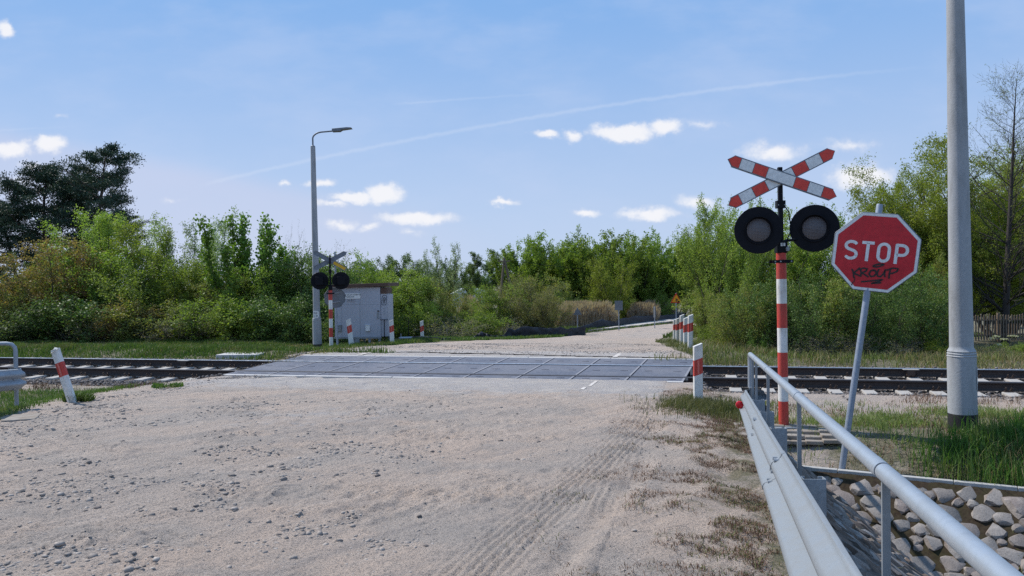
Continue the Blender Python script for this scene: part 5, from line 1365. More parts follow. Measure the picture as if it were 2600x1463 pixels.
# bushy shrubs, three forms
spec_b = [dict(n=8, wig=.10, trop=.03, k=6, taper=.2), dict(num=15, t0=.06, ang=1.0, len=lambda t, L: L*(.42-.22*t), trop=.08, n=6, k=4, wig=.16, leaf=1, leaf0=.2), dict(num=5, ang=.8, len=lambda t, L: .30+L*.22, n=4, k=3, wig=.2, leaf=1)]
proto('bush_a', 1, spec_b, stems(1, 9, 4.2, .5, .55), 21000, .085, 'leaf_green', spread=.07, asp=.6)
proto('bush_b', 2, spec_b, stems(2, 11, 4.0, .8, .62), 23000, .075, 'leaf_green', spread=.08, asp=.55)
proto('bush_c', 3, spec_b, stems(3, 7, 4.4, .35, .45), 15000, .095, 'leaf_green', spread=.07, asp=.65)
spec_l = [dict(n=6, wig=.16, k=5, taper=.2), dict(num=9, t0=.05, ang=.9, len=lambda t, L: L*(.5-.2*t), n=5, k=3, wig=.2, leaf=1), dict(num=4, ang=.8, len=lambda t, L: .22, n=3, k=3, leaf=1)]
proto('low_a', 4, spec_l, stems(4, 14, 1.5, .5, .8, .018), 11000, .06, 'leaf_green', spread=.05)
proto('low_twig', 5, spec_l, stems(5, 20, 1.5, .6, .9, .014), 2600, .05, 'leaf_brown', bark='bark_light', spread=.05)
# airy young trees with visible sky
spec_y = [dict(n=9, wig=.05, trop=.04, k=6, taper=.12), dict(num=16, t0=.22, ang=.62, len=lambda t, L: L*(.34-.22*t), trop=.12, n=6, k=4, wig=.1, leaf=1, leaf0=.35), dict(num=4, ang=.6, len=lambda t, L: .35, n=4, k=3, wig=.15, leaf=1)]
proto('airy_a', 6, spec_y, stems(6, 3, 6.2, .25, .22, .05), 7000, .085, 'leaf_pale', spread=.08)
proto('airy_b', 7, spec_y, stems(7, 5, 6.2, .5, .34, .045), 13000, .085, 'leaf_light', spread=.10)
# young maples: leafy columns to the very tip
spec_m = [dict(n=9, wig=.05, trop=.03, k=6, taper=.25, leaf=1, leaf0=.35), dict(num=7, t0=.25, ang=.55, len=lambda t, L: L*(.36-.25*t), trop=.14, n=6, k=4, wig=.08, leaf=1, leaf0=.15)]
proto('maple', 8, spec_m, stems(8, 4, 5.4, .3, .30, .045), 4300, .13, 'leaf_bright', spread=.11, asp=.75)
# upright willow and poplar shoots of the far grove
spec_p = [dict(n=8, wig=.06, trop=.02, k=4, taper=.2), dict(num=17, t0=.12, ang=.55, len=lambda t, L: L*(.40-.24*t), trop=.10, n=5, k=3, wig=.1, leaf=1), dict(num=5, ang=.45, len=lambda t, L: .35+L*.18, trop=.12, n=4, k=3, wig=.08, leaf=1)]
proto('grove_a', 9, spec_p, stems(9, 18, 8.4, 1.6, .42, .06), 30000, .20, 'leaf_green', bark='bark_dark', spread=.07, asp=.45, outw=.8)
proto('grove_b', 10, spec_p, stems(10, 15, 8.0, 1.4, .48, .06), 27000, .20, 'leaf_green', bark='bark_dark', spread=.09, asp=.5, outw=.7)
# rounded far crowns
spec_r = [dict(n=7, wig=.07, trop=.02, k=5, taper=.2), dict(num=13, t0=.18, ang=.95, len=lambda t, L: L*(.46-.18*t), trop=.05, n=6, k=4, wig=.14, leaf=1, leaf0=.2), dict(num=5, ang=.8, len=lambda t, L: L*.32, n=4, k=3, leaf=1)]
proto('round_far', 11, spec_r, stems(11, 6, 8, .6, .36, .10), 17000, .21, 'leaf_dark', bark='bark_dark', spread=.16, asp=.6)
# birch with hanging twigs
spec_bi = [dict(n=9, wig=.03, k=6, taper=.15), dict(num=24, t0=.2, ang=.7, len=lambda t, L: L*(.26-.17*t), trop=-.02, n=5, k=3, wig=.08, leaf=1), dict(num=5, ang=.7, len=lambda t, L: .7, trop=-.35, n=5, k=3, wig=.1, leaf=1)]
proto('birch', 12, spec_bi, [((0, 0, -.1), (.02, 0, 1), 8.5, .09)], 10000, .15, 'leaf_blue', bark='bark_light', spread=.09, droop=.4)
# willow behind the track
spec_w = [dict(n=9, wig=.09, trop=.03, k=7, taper=.2), dict(num=14, t0=.22, ang=.8, len=lambda t, L: L*(.46-.24*t), trop=.03, n=7, k=5, wig=.14), dict(num=7, ang=.75, t0=.1, len=lambda t, L: .5+L*.28, trop=-.02, n=5, k=3, wig=.14, leaf=1), dict(num=4, ang=.6, len=lambda t, L: .38, trop=-.22, n=4, k=3, wig=.12, leaf=1)]
proto('willow', 13, spec_w, stems(13, 7, 7.6, .6, .50, .12), 85000, .11, 'leaf_lime', bark='bark_dark', spread=.09, asp=.32, droop=.45)
# willow scrub with visible stems
spec_s = [dict(n=8, wig=.08, trop=.02, k=5, taper=.2), dict(num=13, t0=.18, ang=.55, len=lambda t, L: L*(.40-.22*t), trop=.08, n=6, k=4, wig=.1, leaf=1, leaf0=.2), dict(num=5, ang=.5, len=lambda t, L: .35+L*.15, trop=.05, n=4, k=3, wig=.12, leaf=1)]
proto('scrub_a', 14, spec_s, stems(14, 13, 5.2, .7, .50, .035), 36000, .085, 'leaf_light', spread=.06, asp=.42, outw=.5)
proto('scrub_b', 15, spec_s, stems(15, 10, 5.2, .6, .42, .035), 27000, .088, 'leaf_light', spread=.06, asp=.42, outw=.6)
# leafless alder with a straight trunk
spec_a = [dict(n=16, wig=.012, k=9, taper=.06), dict(num=80, t0=.12, t1=.99, ang=1.02, len=lambda t, L: L*(.34-.27*t)+.45, trop=.06, n=8, k=4, wig=.08, rr=.30, taper=.2), dict(num=11, ang=.6, t0=.12, len=lambda t, L: .20+L*.30, trop=.05, n=5, k=3, wig=.1, rr=.5, leaf=1), dict(num=3, ang=.6, len=lambda t, L: .20+L*.15, n=3, k=3, wig=.1, leaf=1)]
proto('alder', 16, spec_a, [((0, 0, -.2), (0, 0, 1), 12, .17)], 9000, .05, 'leaf_olive', bark='bark_dark', spread=.02)
proto('twiggy', 17, spec_s, stems(17, 6, 5, .4, .4, .03), 900, .06, 'leaf_brown', bark='bark_light', spread=.03)
# pines: limbs ending in flat pads of needles
def pine_proto(key, seed, H_, lo, width, lean=0., m=50, cone=.3):
    T = Tree(seed); r = T.r; n = 14; pts = []; p = np.array([0., 0, -.2]); d = np.array([lean, 0, 1.])
    for i in range(n):
        pts.append(p.copy()); d += r.normal(size=3)*.05; d[2] = abs(d[2]); d /= np.linalg.norm(d); p = p+d*H_/(n-1)
    pts = np.array(pts); T.br.append((pts, np.linspace(.30, .06, n), 9)); pads = []
    for j in range(m):
        t = lo+(1-lo)*(j+.5)/m; f = t*(n-1); i = min(int(f), n-2); pp = pts[i]+(pts[i+1]-pts[i])*(f-i); a = j*2.4+r.uniform(-.5, .5)
        u = (t-lo)/(1-lo); L = width*(.42+.58*math.sin(pi*min(1, .22+u*.70)))*(1-cone*u**3)*r.uniform(.65, 1.1); el = -.10+.75*u
        q = [pp]; dd = np.array([cos(a)*cos(el), sin(a)*cos(el), sin(el)])
        for s_i in range(7): dd = dd+r.normal(size=3)*.13+np.array([0, 0, .05]); dd /= np.linalg.norm(dd); q.append(q[-1]+dd*L/7)
        q = np.array(q); T.br.append((q, np.linspace(.085*(1-.6*t), .02, 8), 5))
        for b_ in range(9):
            g = r.uniform(.38, 1.); f2 = g*7; i2 = min(int(f2), 6); p2 = q[i2]+(q[i2+1]-q[i2])*(f2-i2)
            a2 = a+r.uniform(-1.2, 1.2); L2 = L*.28*r.uniform(.6, 1.1); e2 = r.uniform(0, .5); d2 = np.array([cos(a2)*cos(e2), sin(a2)*cos(e2), sin(e2)])
            q2 = np.array([p2, p2+d2*L2*.5, p2+d2*L2+np.array([0, 0, .1])]); T.br.append((q2, np.array([.022, .015, .008]), 3)); pads.append(p2+d2*L2)
            if r.random() < .6: pads.append(p2+d2*L2*.55)
    pads = np.array(pads); T.br = T.br
    tr = T.wood('trunk', 'bark_pine', None)
    # needle tufts round every pad
    k = 52; N = len(pads)*k; C = np.repeat(pads, k, 0); off = r.normal(size=(N, 3))*np.array([.30, .30, .11]); Cn = C+off
    A = r.normal(size=(N, 3))+np.array([0, 0, .8]); A /= np.linalg.norm(A, axis=1)[:, None]; B = np.cross(A, r.normal(size=(N, 3))); B /= np.linalg.norm(B, axis=1)[:, None]
    sz = r.uniform(.14, .26, N)[:, None]; V = np.stack([Cn, Cn+A*sz*.6+B*sz*.20, Cn+A*sz, Cn+A*sz*.6-B*sz*.20], 1).reshape(-1, 3)
    cr = link_mesh('crown', np_mesh('crown', V, np.arange(4*N).reshape(N, 4)), None, ['needle'], None)
    TP[key] = (tr, cr, float(np.percentile(V[:, 2], 99.9)), False); col.objects.unlink(tr); col.objects.unlink(cr)
pine_proto('pine_a', 25, 14.5, .50, 3.9, .05, 30, .25)
pine_proto('pine_b', 22, 13.0, .22, 5.4, -.05, 62, .55)

def at_top(key, name, label, cat, px, py_top, d, width=1., sink=0., **k):
    g = gp(px, d); z = at(px, py_top, d)[2]; return plant(key, name, label, cat, (g[0], g[1], g[2]-sink), z-g[2]+sink, width, **k)
BU, TR, SH, ST = 'bush', 'tree', 'shrub', 'tree'
G1 = 'bushes and young trees left of the lamp post'
rows_ = [
 # key, name, label, cat, px, top, depth, width, leaf, bark
 ('pine_a', 'pine_tree', 'tall dark pine with a bare forked trunk, highest tree on the left', TR, 222, 360, 58, .92, None, None),
 ('pine_b', 'pine_tree', 'dense dark pine filling the gap left of the tallest pine', TR, 125, 422, 60, 1.0, None, None),
 ('pine_b', 'pine_tree', 'dark pine crown leaning against the trunk of the tallest pine', TR, 180, 432, 62, .8, None, None),
 ('pine_b', 'pine_tree', 'lower dark pine reaching the left edge of the picture', TR, 60, 508, 59, .95, None, None),
 ('pine_a', 'pine_tree', 'dark pine top barely showing right of the tallest pine', TR, 335, 530, 66, .9, None, None),
 ('airy_a', 'young_tree', 'pale thin tree cut by the left edge of the picture', TR, 5, 640, 42, 1.3, 'leaf_blue', None),
 ('round_far', 'tree', 'dark tree low at the left edge behind the grass', TR, -10, 715, 48, .8, 'leaf_dark', None),
 ('airy_b', 'young_tree', 'light green feathery tree in front of the forked pine trunk', TR, 225, 548, 40, 1.15, 'leaf_light', None),
 ('airy_b', 'young_tree', 'light green rounded tree right of the forked pine', TR, 315, 528, 40, 1.25, 'leaf_light', None),
 ('airy_b', 'young_tree', 'yellow green tree between the pines and the airy saplings', TR, 385, 562, 39, 1.1, 'leaf_lime', None),
 ('airy_a', 'young_tree', 'slender pale sapling with sky between its branches', TR, 452, 548, 40, 1.1, 'leaf_pale', 'bark'),
 ('airy_a', 'young_tree', 'tallest pale airy sapling left of the leafy maples', TR, 525, 530, 39, 1.2, 'leaf_pale', 'bark'),
 ('airy_a', 'young_tree', 'small pale sapling just left of the leafy maples', TR, 568, 600, 40, 1.1, 'leaf_pale', None),
 ('maple', 'maple_sapling', 'left one of the bright green leafy maple saplings', TR, 597, 545, 36.5, .95, None, None),
 ('maple', 'maple_sapling', 'middle bright green maple sapling with upright leafy plumes', TR, 648, 547, 37, .95, None, None),
 ('maple', 'maple_sapling', 'right and smallest bright green maple sapling', TR, 688, 580, 37, .8, None, None),
 ('bush_a', 'bush', 'reddish brown bush in front of the dark pines', BU, 150, 606, 37, 1.15, 'leaf_russet', None),
 ('bush_b', 'bush', 'olive bush at the far left above the grass', BU, 60, 690, 36, 1.1, 'leaf_olive', None),
 ('bush_c', 'bush', 'grey green bush right of the reddish bush', BU, 255, 615, 37, 1.3, 'leaf_green', None),
 ('bush_b', 'bush', 'tall mixed green bush under the light feathery trees', BU, 345, 630, 37.5, 1.2, 'leaf_light', None),
 ('bush_a', 'bush', 'fresh green bush below the slender pale sapling', BU, 440, 655, 37.5, 1.2, 'leaf_green', None),
 ('bush_c', 'bush', 'green bush below the tallest airy sapling', BU, 520, 658, 37, 1.2, 'leaf_light', None),
 ('bush_b', 'bush', 'brownish green bush at the foot of the left maple sapling', BU, 598, 690, 36.5, 1.05, 'leaf_olive', None),
 ('bush_a', 'bush', 'leafy green bush at the foot of the right maple sapling', BU, 680, 672, 36.5, 1.05, 'leaf_green', None),
 ('bush_c', 'bush', 'dark twiggy bush left of the concrete lamp post', BU, 742, 632, 37, 1.05, 'leaf_dark', None),
 ('bush_b', 'bush', 'dark bush directly behind the concrete lamp post', BU, 800, 628, 37, .95, 'leaf_dark', None),
 ('twiggy', 'bare_shrub', 'bare twigs rising behind the far signal cross', SH, 838, 600, 38, .9, None, None),
 ('bush_a', 'bush', 'green bush above the far signal lamps', BU, 862, 640, 38, .85, 'leaf_green', None),
 ('twiggy', 'bare_shrub', 'thin bare stem between the maples and the lamp post', SH, 742, 552, 38, .25, None, None),
 ('low_a', 'low_bush', 'pale silvery bush low at the left above the grass', BU, 105, 765, 34.5, 1.5, 'leaf_blue', None),
 ('low_a', 'low_bush', 'dark rounded bush low under the grey green bush', BU, 205, 745, 34.5, 1.5, 'leaf_dark', None),
 ('low_a', 'low_bush', 'rusty orange bush low under the mixed green bush', BU, 305, 760, 34.5, 1.2, 'leaf_russet', None),
 ('low_a', 'low_bush', 'green bush low under the light feathery trees', BU, 385, 760, 34.5, 1.4, 'leaf_olive', None),
 ('low_twig', 'dry_shrub', 'brown twiggy shrub low below the pale saplings', SH, 465, 780, 34.2, 1.4, None, None),
 ('low_a', 'low_bush', 'bright green bush low below the maple saplings', BU, 560, 745, 34.2, 1.4, 'leaf_green', None),
 ('low_a', 'low_bush', 'yellow green leafy bush low below the right maple', BU, 640, 755, 34.2, 1.3, 'leaf_light', None),
 ('low_a', 'low_bush', 'dark leafy bush low beside the lamp post foot', BU, 728, 745, 34.2, 1.4, 'leaf_dark', None),
 ('low_a', 'low_bush', 'dark bush low between lamp post and cabinet', BU, 800, 750, 33.5, 1.1, 'leaf_dark', None),
 ('low_a', 'low_bush', 'olive bush low at the left edge of the grass', BU, 20, 775, 35, 1.4, 'leaf_olive', None),
 ('low_twig', 'dry_shrub', 'brown twiggy shrub low between the dark and rusty bushes', SH, 258, 795, 34, 1.2, None, None),
 # middle
 ('bush_b', 'bush', 'green thicket directly behind the grey cabinet', BU, 925, 668, 40, 1.3, 'leaf_green', None),
 ('bush_c', 'bush', 'dark green thicket behind the right end of the cabinet roof', BU, 985, 670, 42, 1.3, 'leaf_light', None),
 ('bush_a', 'bush', 'leafy green bush right of the cabinet', BU, 1045, 700, 41.5, 1.0, 'leaf_green', None),
 ('bush_b', 'bush', 'olive bush right of the lone guide post', BU, 1110, 712, 42, 1.0, 'leaf_olive', None),
 ('bush_a', 'bush', 'low yellow green bush in front of the olive thicket', BU, 1085, 765, 40, 1.1, 'leaf_light', None),
 ('low_a', 'low_bush', 'fresh green bush low behind the crumpled fabric', BU, 1025, 785, 38.5, 1.3, 'leaf_green', None),
 ('bush_b', 'bush', 'brownish thicket below the far birches', BU, 1170, 757, 42, 1.2, 'leaf_olive', None),
 ('low_a', 'low_bush', 'bright leafy bush left of the sagging fabric heap', BU, 1205, 786, 40.5, 1.5, 'leaf_green', None),
 ('low_twig', 'dry_shrub', 'dry brown shrub low between the green bushes', SH, 1140, 795, 38.5, 1.4, None, None),
 ('bush_a', 'bush', 'dense green bush right of the far birches', BU, 1262, 722, 44, 1.1, 'leaf_green', None),
 ('bush_b', 'bush', 'tall reddish olive bush behind the fabric barrier', BU, 1320, 700, 45, 1.15, 'leaf_brown', None),
 ('bush_b', 'bush', 'dark round bush at the right end of the fabric barrier', BU, 1378, 742, 43.5, 1.15, 'leaf_brown', None),
 ('bush_c', 'bush', 'green bush between the reddish and the dark round bush', BU, 1352, 690, 50, 1.2, 'leaf_olive', None),
 ('low_twig', 'dry_shrub', 'dry grey shrub low before the dense green bush', SH, 1265, 798, 41.3, 1.4, None, None),
 ('low_a', 'low_bush', 'olive bush low behind the middle of the barrier', BU, 1320, 796, 43.8, 1.5, 'leaf_olive', None),
 # far background
 ('round_far', 'tree', 'far dark tree crown above the left thicket', TR, 905, 668, 92, 1.1, 'leaf_dark', None),
 ('round_far', 'tree', 'far dark domed tree behind the cabinet thicket', TR, 968, 650, 92, 1.2, 'leaf_dark', None),
 ('round_far', 'tree', 'far broad dark tree right of the domed crown', TR, 1040, 645, 92, 1.2, 'leaf_dark', None),
 ('airy_a', 'young_tree', 'tall light see-through tree above the middle thicket', TR, 1127, 605, 62, .9, 'leaf_pale', None),
 ('birch', 'birch_tree', 'grey green birch right of the see-through tree', TR, 1198, 640, 84, 1.1, None, None),
 ('birch', 'birch_tree', 'grey green birch left of the utility pole', TR, 1246, 634, 84, 1.1, None, None),
 ('birch', 'birch_tree', 'smaller birch just behind the utility pole', TR, 1290, 642, 86, 1.1, None, None),
 ('grove_b', 'tree', 'dark tree between the see-through tree and the birches', TR, 1155, 655, 96, .8, 'leaf_dark', None),
 ('round_far', 'tree', 'far dark tree behind the birches', TR, 1230, 668, 112, .9, 'leaf_dark', None),
 ('round_far', 'tree', 'far dark tree left of the see-through tree', TR, 1095, 662, 100, .9, 'leaf_dark', None),
 ('grove_a', 'poplar_clump', 'leftmost clump of the tall poplar grove', TR, 1338, 608, 76, 1.0, 'leaf_green', None),
 ('grove_b', 'poplar_clump', 'tall dark clump in the middle left of the poplar grove', TR, 1398, 598, 74, 1.05, 'leaf_green', None),
 ('grove_a', 'poplar_clump', 'tall feathery clump above the reed bed', TR, 1460, 592, 76, 1.05, 'leaf_green', None),
 ('grove_b', 'poplar_clump', 'bright clump above the rectangular sign', TR, 1522, 590, 73, 1.05, 'leaf_green', None),
 ('grove_a', 'poplar_clump', 'clump of the grove right of the rectangular sign', TR, 1588, 596, 76, 1.05, 'leaf_green', None),
 ('grove_b', 'poplar_clump', 'clump of the grove above the edge-on sign', TR, 1650, 598, 75, 1.05, 'leaf_green', None),
 ('grove_a', 'poplar_clump', 'rightmost clump of the poplar grove', TR, 1712, 592, 76, .95, 'leaf_green', None),
 ('grove_a', 'poplar_clump', 'clump behind the tall thicket right of the grove', TR, 1780, 600, 82, 1.0, 'leaf_green', None),
 ('round_far', 'tree', 'dark tree deep behind the left of the grove', TR, 1370, 650, 92, 1.2, 'leaf_green', None),
 ('round_far', 'tree', 'dark tree deep behind the middle of the grove', TR, 1490, 640, 94, 1.4, 'leaf_green', None),
 ('round_far', 'tree', 'dark tree deep behind the right of the grove', TR, 1610, 640, 94, 1.4, 'leaf_green', None),
 ('bush_a', 'bush', 'yellow green leafy bush under the middle of the grove', BU, 1548, 655, 66, .75, 'leaf_lime', None),
 ('bush_b', 'bush', 'low bright willow bush above the footpath', BU, 1675, 742, 72, 1.1, 'leaf_light', None),
 ('bush_a', 'bush', 'low green bush between the reed beds', BU, 1590, 752, 68, 1.1, 'leaf_light', None),
 ('bush_b', 'bush', 'low green bush above the left reed bed', BU, 1500, 748, 70, 1.2, 'leaf_green', None),
 ('bush_b', 'bush', 'low dark bush at the left end of the reed bed', BU, 1430, 735, 64, .9, 'leaf_dark', None),
 # right-hand thicket
 ('scrub_a', 'willow_bush', 'tall light green willow bush right of the guide posts', BU, 1850, 498, 28, .74, 'leaf_light', None),
 ('scrub_b', 'willow_bush', 'fresh green willow bush behind the row of guide posts', BU, 1845, 600, 33, .5, 'leaf_light', None),
 ('scrub_a', 'willow_bush', 'wispy willow bush left of the near signal', BU, 1868, 530, 29, .9, 'leaf_light', None),
 ('scrub_b', 'willow_bush', 'wispy willow tops behind the near signal lamps', BU, 1945, 505, 31, .95, 'leaf_light', None),
 ('scrub_a', 'willow_bush', 'green willow bush between signal and stop sign', BU, 2030, 508, 31, .9, 'leaf_green', None),
 ('scrub_b', 'willow_bush', 'green willow bush behind the left edge of the stop sign', BU, 2110, 545, 30, .95, 'leaf_green', None),
 ('willow', 'willow_tree', 'large yellow green willow left of the tall lamp post', TR, 2385, 325, 33, .98, None, None),
 ('willow', 'willow_tree', 'willow shoulder above the stop sign', TR, 2290, 420, 32, .85, None, None),
 ('willow', 'willow_tree', 'willow behind the leafless alder at the right edge', TR, 2545, 385, 37, 1.0, None, None),
 ('willow', 'willow_tree', 'willow partly outside the right edge of the picture', TR, 2650, 350, 36, 1.0, None, None),
 ('alder', 'alder_tree', 'leafless alder with a straight dark trunk near the right edge', TR, 2552, 131, 29, 1.0, None, None),
 ('bush_c', 'bush', 'dark green bush low right of the guide posts', BU, 1805, 730, 25, 1.0, 'leaf_olive', None),
 ('bush_b', 'bush', 'dark olive bush low left of the near signal', BU, 1885, 720, 21.9, .95, 'leaf_olive', None),
 ('bush_c', 'bush', 'dark olive bush low behind the near signal pole', BU, 1965, 700, 21.4, .9, 'leaf_dark', None),
 ('bush_b', 'bush', 'dark green bush low between signal and stop sign', BU, 2055, 690, 21.4, .9, 'leaf_dark', None),
 ('bush_c', 'bush', 'olive bush low behind the leaning stop sign post', BU, 2140, 690, 21.2, .9, 'leaf_olive', None),
 ('bush_b', 'bush', 'dark bush low right of the stop sign post', BU, 2225, 700, 21.4, .9, 'leaf_dark', None),
 ('bush_a', 'bush', 'green bush low left of the tall lamp post', BU, 2320, 670, 21.9, .9, 'leaf_dark', None),
 ('bush_c', 'bush', 'thin green bush low behind the tall lamp post', BU, 2405, 700, 25, .7, 'leaf_olive', None),
 ('scrub_b', 'willow_bush', 'shaded willow scrub right of the stop sign', BU, 2230, 600, 28, .9, 'leaf_green', None),
 ('scrub_b', 'willow_bush', 'shaded willow scrub left of the tall lamp post', BU, 2330, 610, 29, .9, 'leaf_olive', None),
 ('round_far', 'tree', 'dark tree filling the gap behind the alder trunk', TR, 2500, 560, 52, 1.0, 'leaf_olive', None),
 ('low_twig', 'dry_shrub', 'dry brown brush behind the track right of the signal', SH, 2060, 835, 20.8, 1.2, None, None),
 ('low_twig', 'dry_shrub', 'dry brown brush behind the track at the stop sign post', SH, 2130, 845, 20.8, 1.2, None, None),
 ('low_twig', 'dry_shrub', 'dry brown brush behind the track left of the lamp post', SH, 2260, 845, 20.8, 1.3, None, None),
 ('low_a', 'low_bush', 'bright leaf tuft behind the end of the handrail', BU, 1925, 858, 21, .9, 'leaf_bright', None),
 ('low_a', 'low_bush', 'low green bush behind the track left of the handrail', BU, 1850, 850, 22, 1.2, 'leaf_olive', None),
 ('low_a', 'low_bush', 'low yellow green weeds behind the track at the lamp post', BU, 2400, 860, 21, 1.3, 'leaf_lime', None),
 ('low_a', 'low_bush', 'low green bush behind the track at the right edge', BU, 2570, 868, 21.5, 1.4, 'leaf_light', None),
 ('low_twig', 'dry_shrub', 'dry brush right of the tall lamp post foot', SH, 2500, 868, 20.8, 1.2, None, None),
 ('low_a', 'low_bush', 'low dark green bush behind the stop sign post', BU, 2195, 850, 21.5, 1.1, 'leaf_green', None),
 ('low_a', 'low_bush', 'leafy bush low beside the nearest guide post of the row', BU, 1815, 820, 24, 1.1, 'leaf_green', None),
]
for (key, name, lab, cat, px, top, d, wd, lf, bk) in rows_:
    at_top(key, name, lab, cat, px, top, d, wd, leaf=lf, bark=bk, rz={222: .6, 125: 2.4, 180: 4.0, 60: 1.0}.get(px) if 'pine' in key else None)

# ------------------------------------------------------------------ grass, weeds and reeds
def blades(name, label, cat, x, y, h, wd, lean, mat, seed, zoff=0., z=None, curl=.5):
    r = np.random.default_rng(seed); n = len(x); z = (surf(x, y)+detail(x, y)*(x < gx(y)) if z is None else z)+zoff
    a = r.uniform(0, 2*pi, n); ln = np.abs(r.normal(size=n))*lean; b = r.uniform(0, 2*pi, n)
    bx, by = np.cos(a)*wd/2, np.sin(a)*wd/2; lx, ly = np.cos(b)*ln*h, np.sin(b)*ln*h
    P = np.stack([x, y, z], -1)
    V = np.stack([P+np.stack([-bx, -by, -.01+0*h], -1), P+np.stack([bx, by, -.01+0*h], -1),
                  P+np.stack([lx*.35+bx*.7, ly*.35+by*.7, h*.6], -1), P+np.stack([lx, ly, h*(1-.25*np.minimum(ln, 1.6))], -1), P+np.stack([lx*.35-bx*.7, ly*.35-by*.7, h*.6], -1)], 1)
    i = np.arange(n)[:, None]*5
    Fq = np.concatenate([i+np.array([[0, 1, 2, 4]])]); me = np_mesh(name, V.reshape(-1, 3), np.concatenate([np.concatenate([i+0, i+1, i+2, i+4], 1), np.concatenate([i+4, i+2, i+3, i+3], 1)])[:, :4] if False else np.concatenate([i+0, i+1, i+2, i+4], 1))
    # tips as triangles in the same mesh
    bm_f = np.concatenate([i+4, i+2, i+3], 1)
    me2 = bpy.data.meshes.new(name); nV = len(V)*5
    me2.vertices.add(nV); me2.vertices.foreach_set('co', V.reshape(-1).astype(np.float32))
    q4 = np.concatenate([i+0, i+1, i+2, i+4], 1).astype(np.int32); loops = np.concatenate([q4.ravel(), bm_f.astype(np.int32).ravel()])
    me2.loops.add(len(loops)); me2.loops.foreach_set('vertex_index', loops)
    me2.polygons.add(2*n); me2.polygons.foreach_set('loop_start', np.concatenate([np.arange(n)*4, 4*n+np.arange(n)*3]).astype(np.int32))
    me2.update(calc_edges=True); bpy.data.meshes.remove(me)
    return tag(link_mesh(name, me2, None, [mat], None), label, cat, None, 'stuff')
rg = np.random.default_rng(31)
def clump(x, y, sc=1.6, a=0., b=.5): return np.clip((fbm(x, y, sc, 3)+.15-a)/b, 0, 1)
# left meadow beyond the track
x, y = scatter(rg, 420000, -32, -3.2, 17.6, 37, lambda x, y: sm(nn(x, y), 18.9, 19.6)*(1-poly_in(x, y, far_poly))*(.35+.65*clump(x, y, .7)))
k_ = ~poly_in(x, y, far_poly); x, y = x[k_], y[k_]; dd = np.hypot(x, y)
blades('meadow_grass', 'green grass of the meadow beyond the left track', 'grass', x, y, rg.uniform(.04, .15, len(x))*(.7+.9*clump(x, y, 1.1)), .012+.0005*dd, .45, 'grass_green', 1)
x, y = scatter(rg, 60000, -30, -3.2, 17.6, 34, lambda x, y: sm(nn(x, y), 18.9, 19.6)*(1-poly_in(x, y, far_poly))*clump(x+30, y, .8, .15, .3))
blades('dry_grass', 'straw coloured grass between the green of the left meadow', 'grass', x, y, rg.uniform(.05, .17, len(x)), .02, .8, 'grass_dry', 2)
# verge of the left road edge
def lv(x, y):
    le = np.interp(y, LEX, LEV); d = le-x; n = nn(x, y)
    return sm(d, -.12, .25)*(1-sm(n, 12.2, 12.9))*(.4+.6*clump(x, y, 1.5))
x, y = scatter(rg, 60000, -13, -6, 9, 15, lv); blades('verge_grass', 'short green grass along the left road edge before the track', 'grass', x, y, rg.uniform(.03, .11, len(x)), .010, .6, 'grass_green', 3)
def lv2(x, y):
    le = np.interp(y, LEX, LEV); d = le-x; n = nn(x, y)
    return sm(d, -.1, .3)*sm(n, 12.0, 12.6)*(1-sm(n, 14.3, 14.8))*clump(x+9, y, 2.2, .05, .35)
x, y = scatter(rg, 40000, -14, -5.4, 10, 18, lv2); blades('dry_weeds', 'dry reddish weeds between left verge and stone bed', 'grass', x, y, rg.uniform(.03, .10, len(x)), .010, 1.0, 'litter_brown', 4)
def tuft(px, py, n, r, h, mat, name, label, seed, wd=.011, lean=.55, cat='grass'):
    p = hit(px, py); q = np.random.default_rng(seed); a = q.uniform(0, 2*pi, n); rr = r*np.sqrt(q.uniform(0, 1, n)); x = p[0]+rr*np.cos(a); y = p[1]+rr*np.sin(a)
    return blades(name, label, cat, x, y, h*q.uniform(.4, 1.1, n), wd, lean, mat, seed)
tuft(200, 1018, 500, .22, .16, 'grass_green', 'grass_tuft', 'green weed tuft at the foot of the leaning guide post', 51, .02)
tuft(425, 983, 350, .28, .10, 'grass_green', 'grass_tuft', 'small weed tuft at the left end of the near panels', 52, .02)
# right verge and shoulder
def rs(x, y):
    dr = (x-gx(y))/1.03; n = nn(x, y)
    dens = .30*sm(dr, -1.95, -1.3)+.9*np.exp(-((dr+.12)/.42)**2)*(n < 11.5)
    return np.clip(dens, 0, 1)*(dr < .12)*(1-sm(n, 13.8, 14.4))*clump(x, y, 2.6, .12, .22)*(.3+.7*clump(x+3, y, 9, .1, .2))
x, y = scatter(rg, 480000, -1.5, 4.5, 3.2, 13.5, rs)
blades('dry_litter', 'dead brown grass and litter on the sandy shoulder beside the guardrail', 'grass', x, y, rg.uniform(.012, .042, len(x)), .0055, 2.2, 'litter_brown', 6)
x, y = scatter(rg, 150000, -1.5, 4.5, 3.2, 13.5, lambda x, y: rs(x, y)*clump(x+7, y, 1.7, .05, .3)*.9)
blades('shoulder_grass', 'sparse green sprigs on the sandy shoulder beside the guardrail', 'grass', x, y, rg.uniform(.012, .048, len(x)), .006, 1.4, 'grass_olive', 7)
x, y = scatter(rg, 50000, 1.6, 4.2, 9.6, 12.3, lambda x, y: np.exp(-((x-2.95)/.55)**2-((y-11.2)/.75)**2)*(.35+.65*clump(x, y, 3)))
blades('grass_tuft', 'green grass around the large guide post before the rail', 'grass', x, y, rg.uniform(.04, .17, len(x)), .008, .55, 'grass_olive', 8)
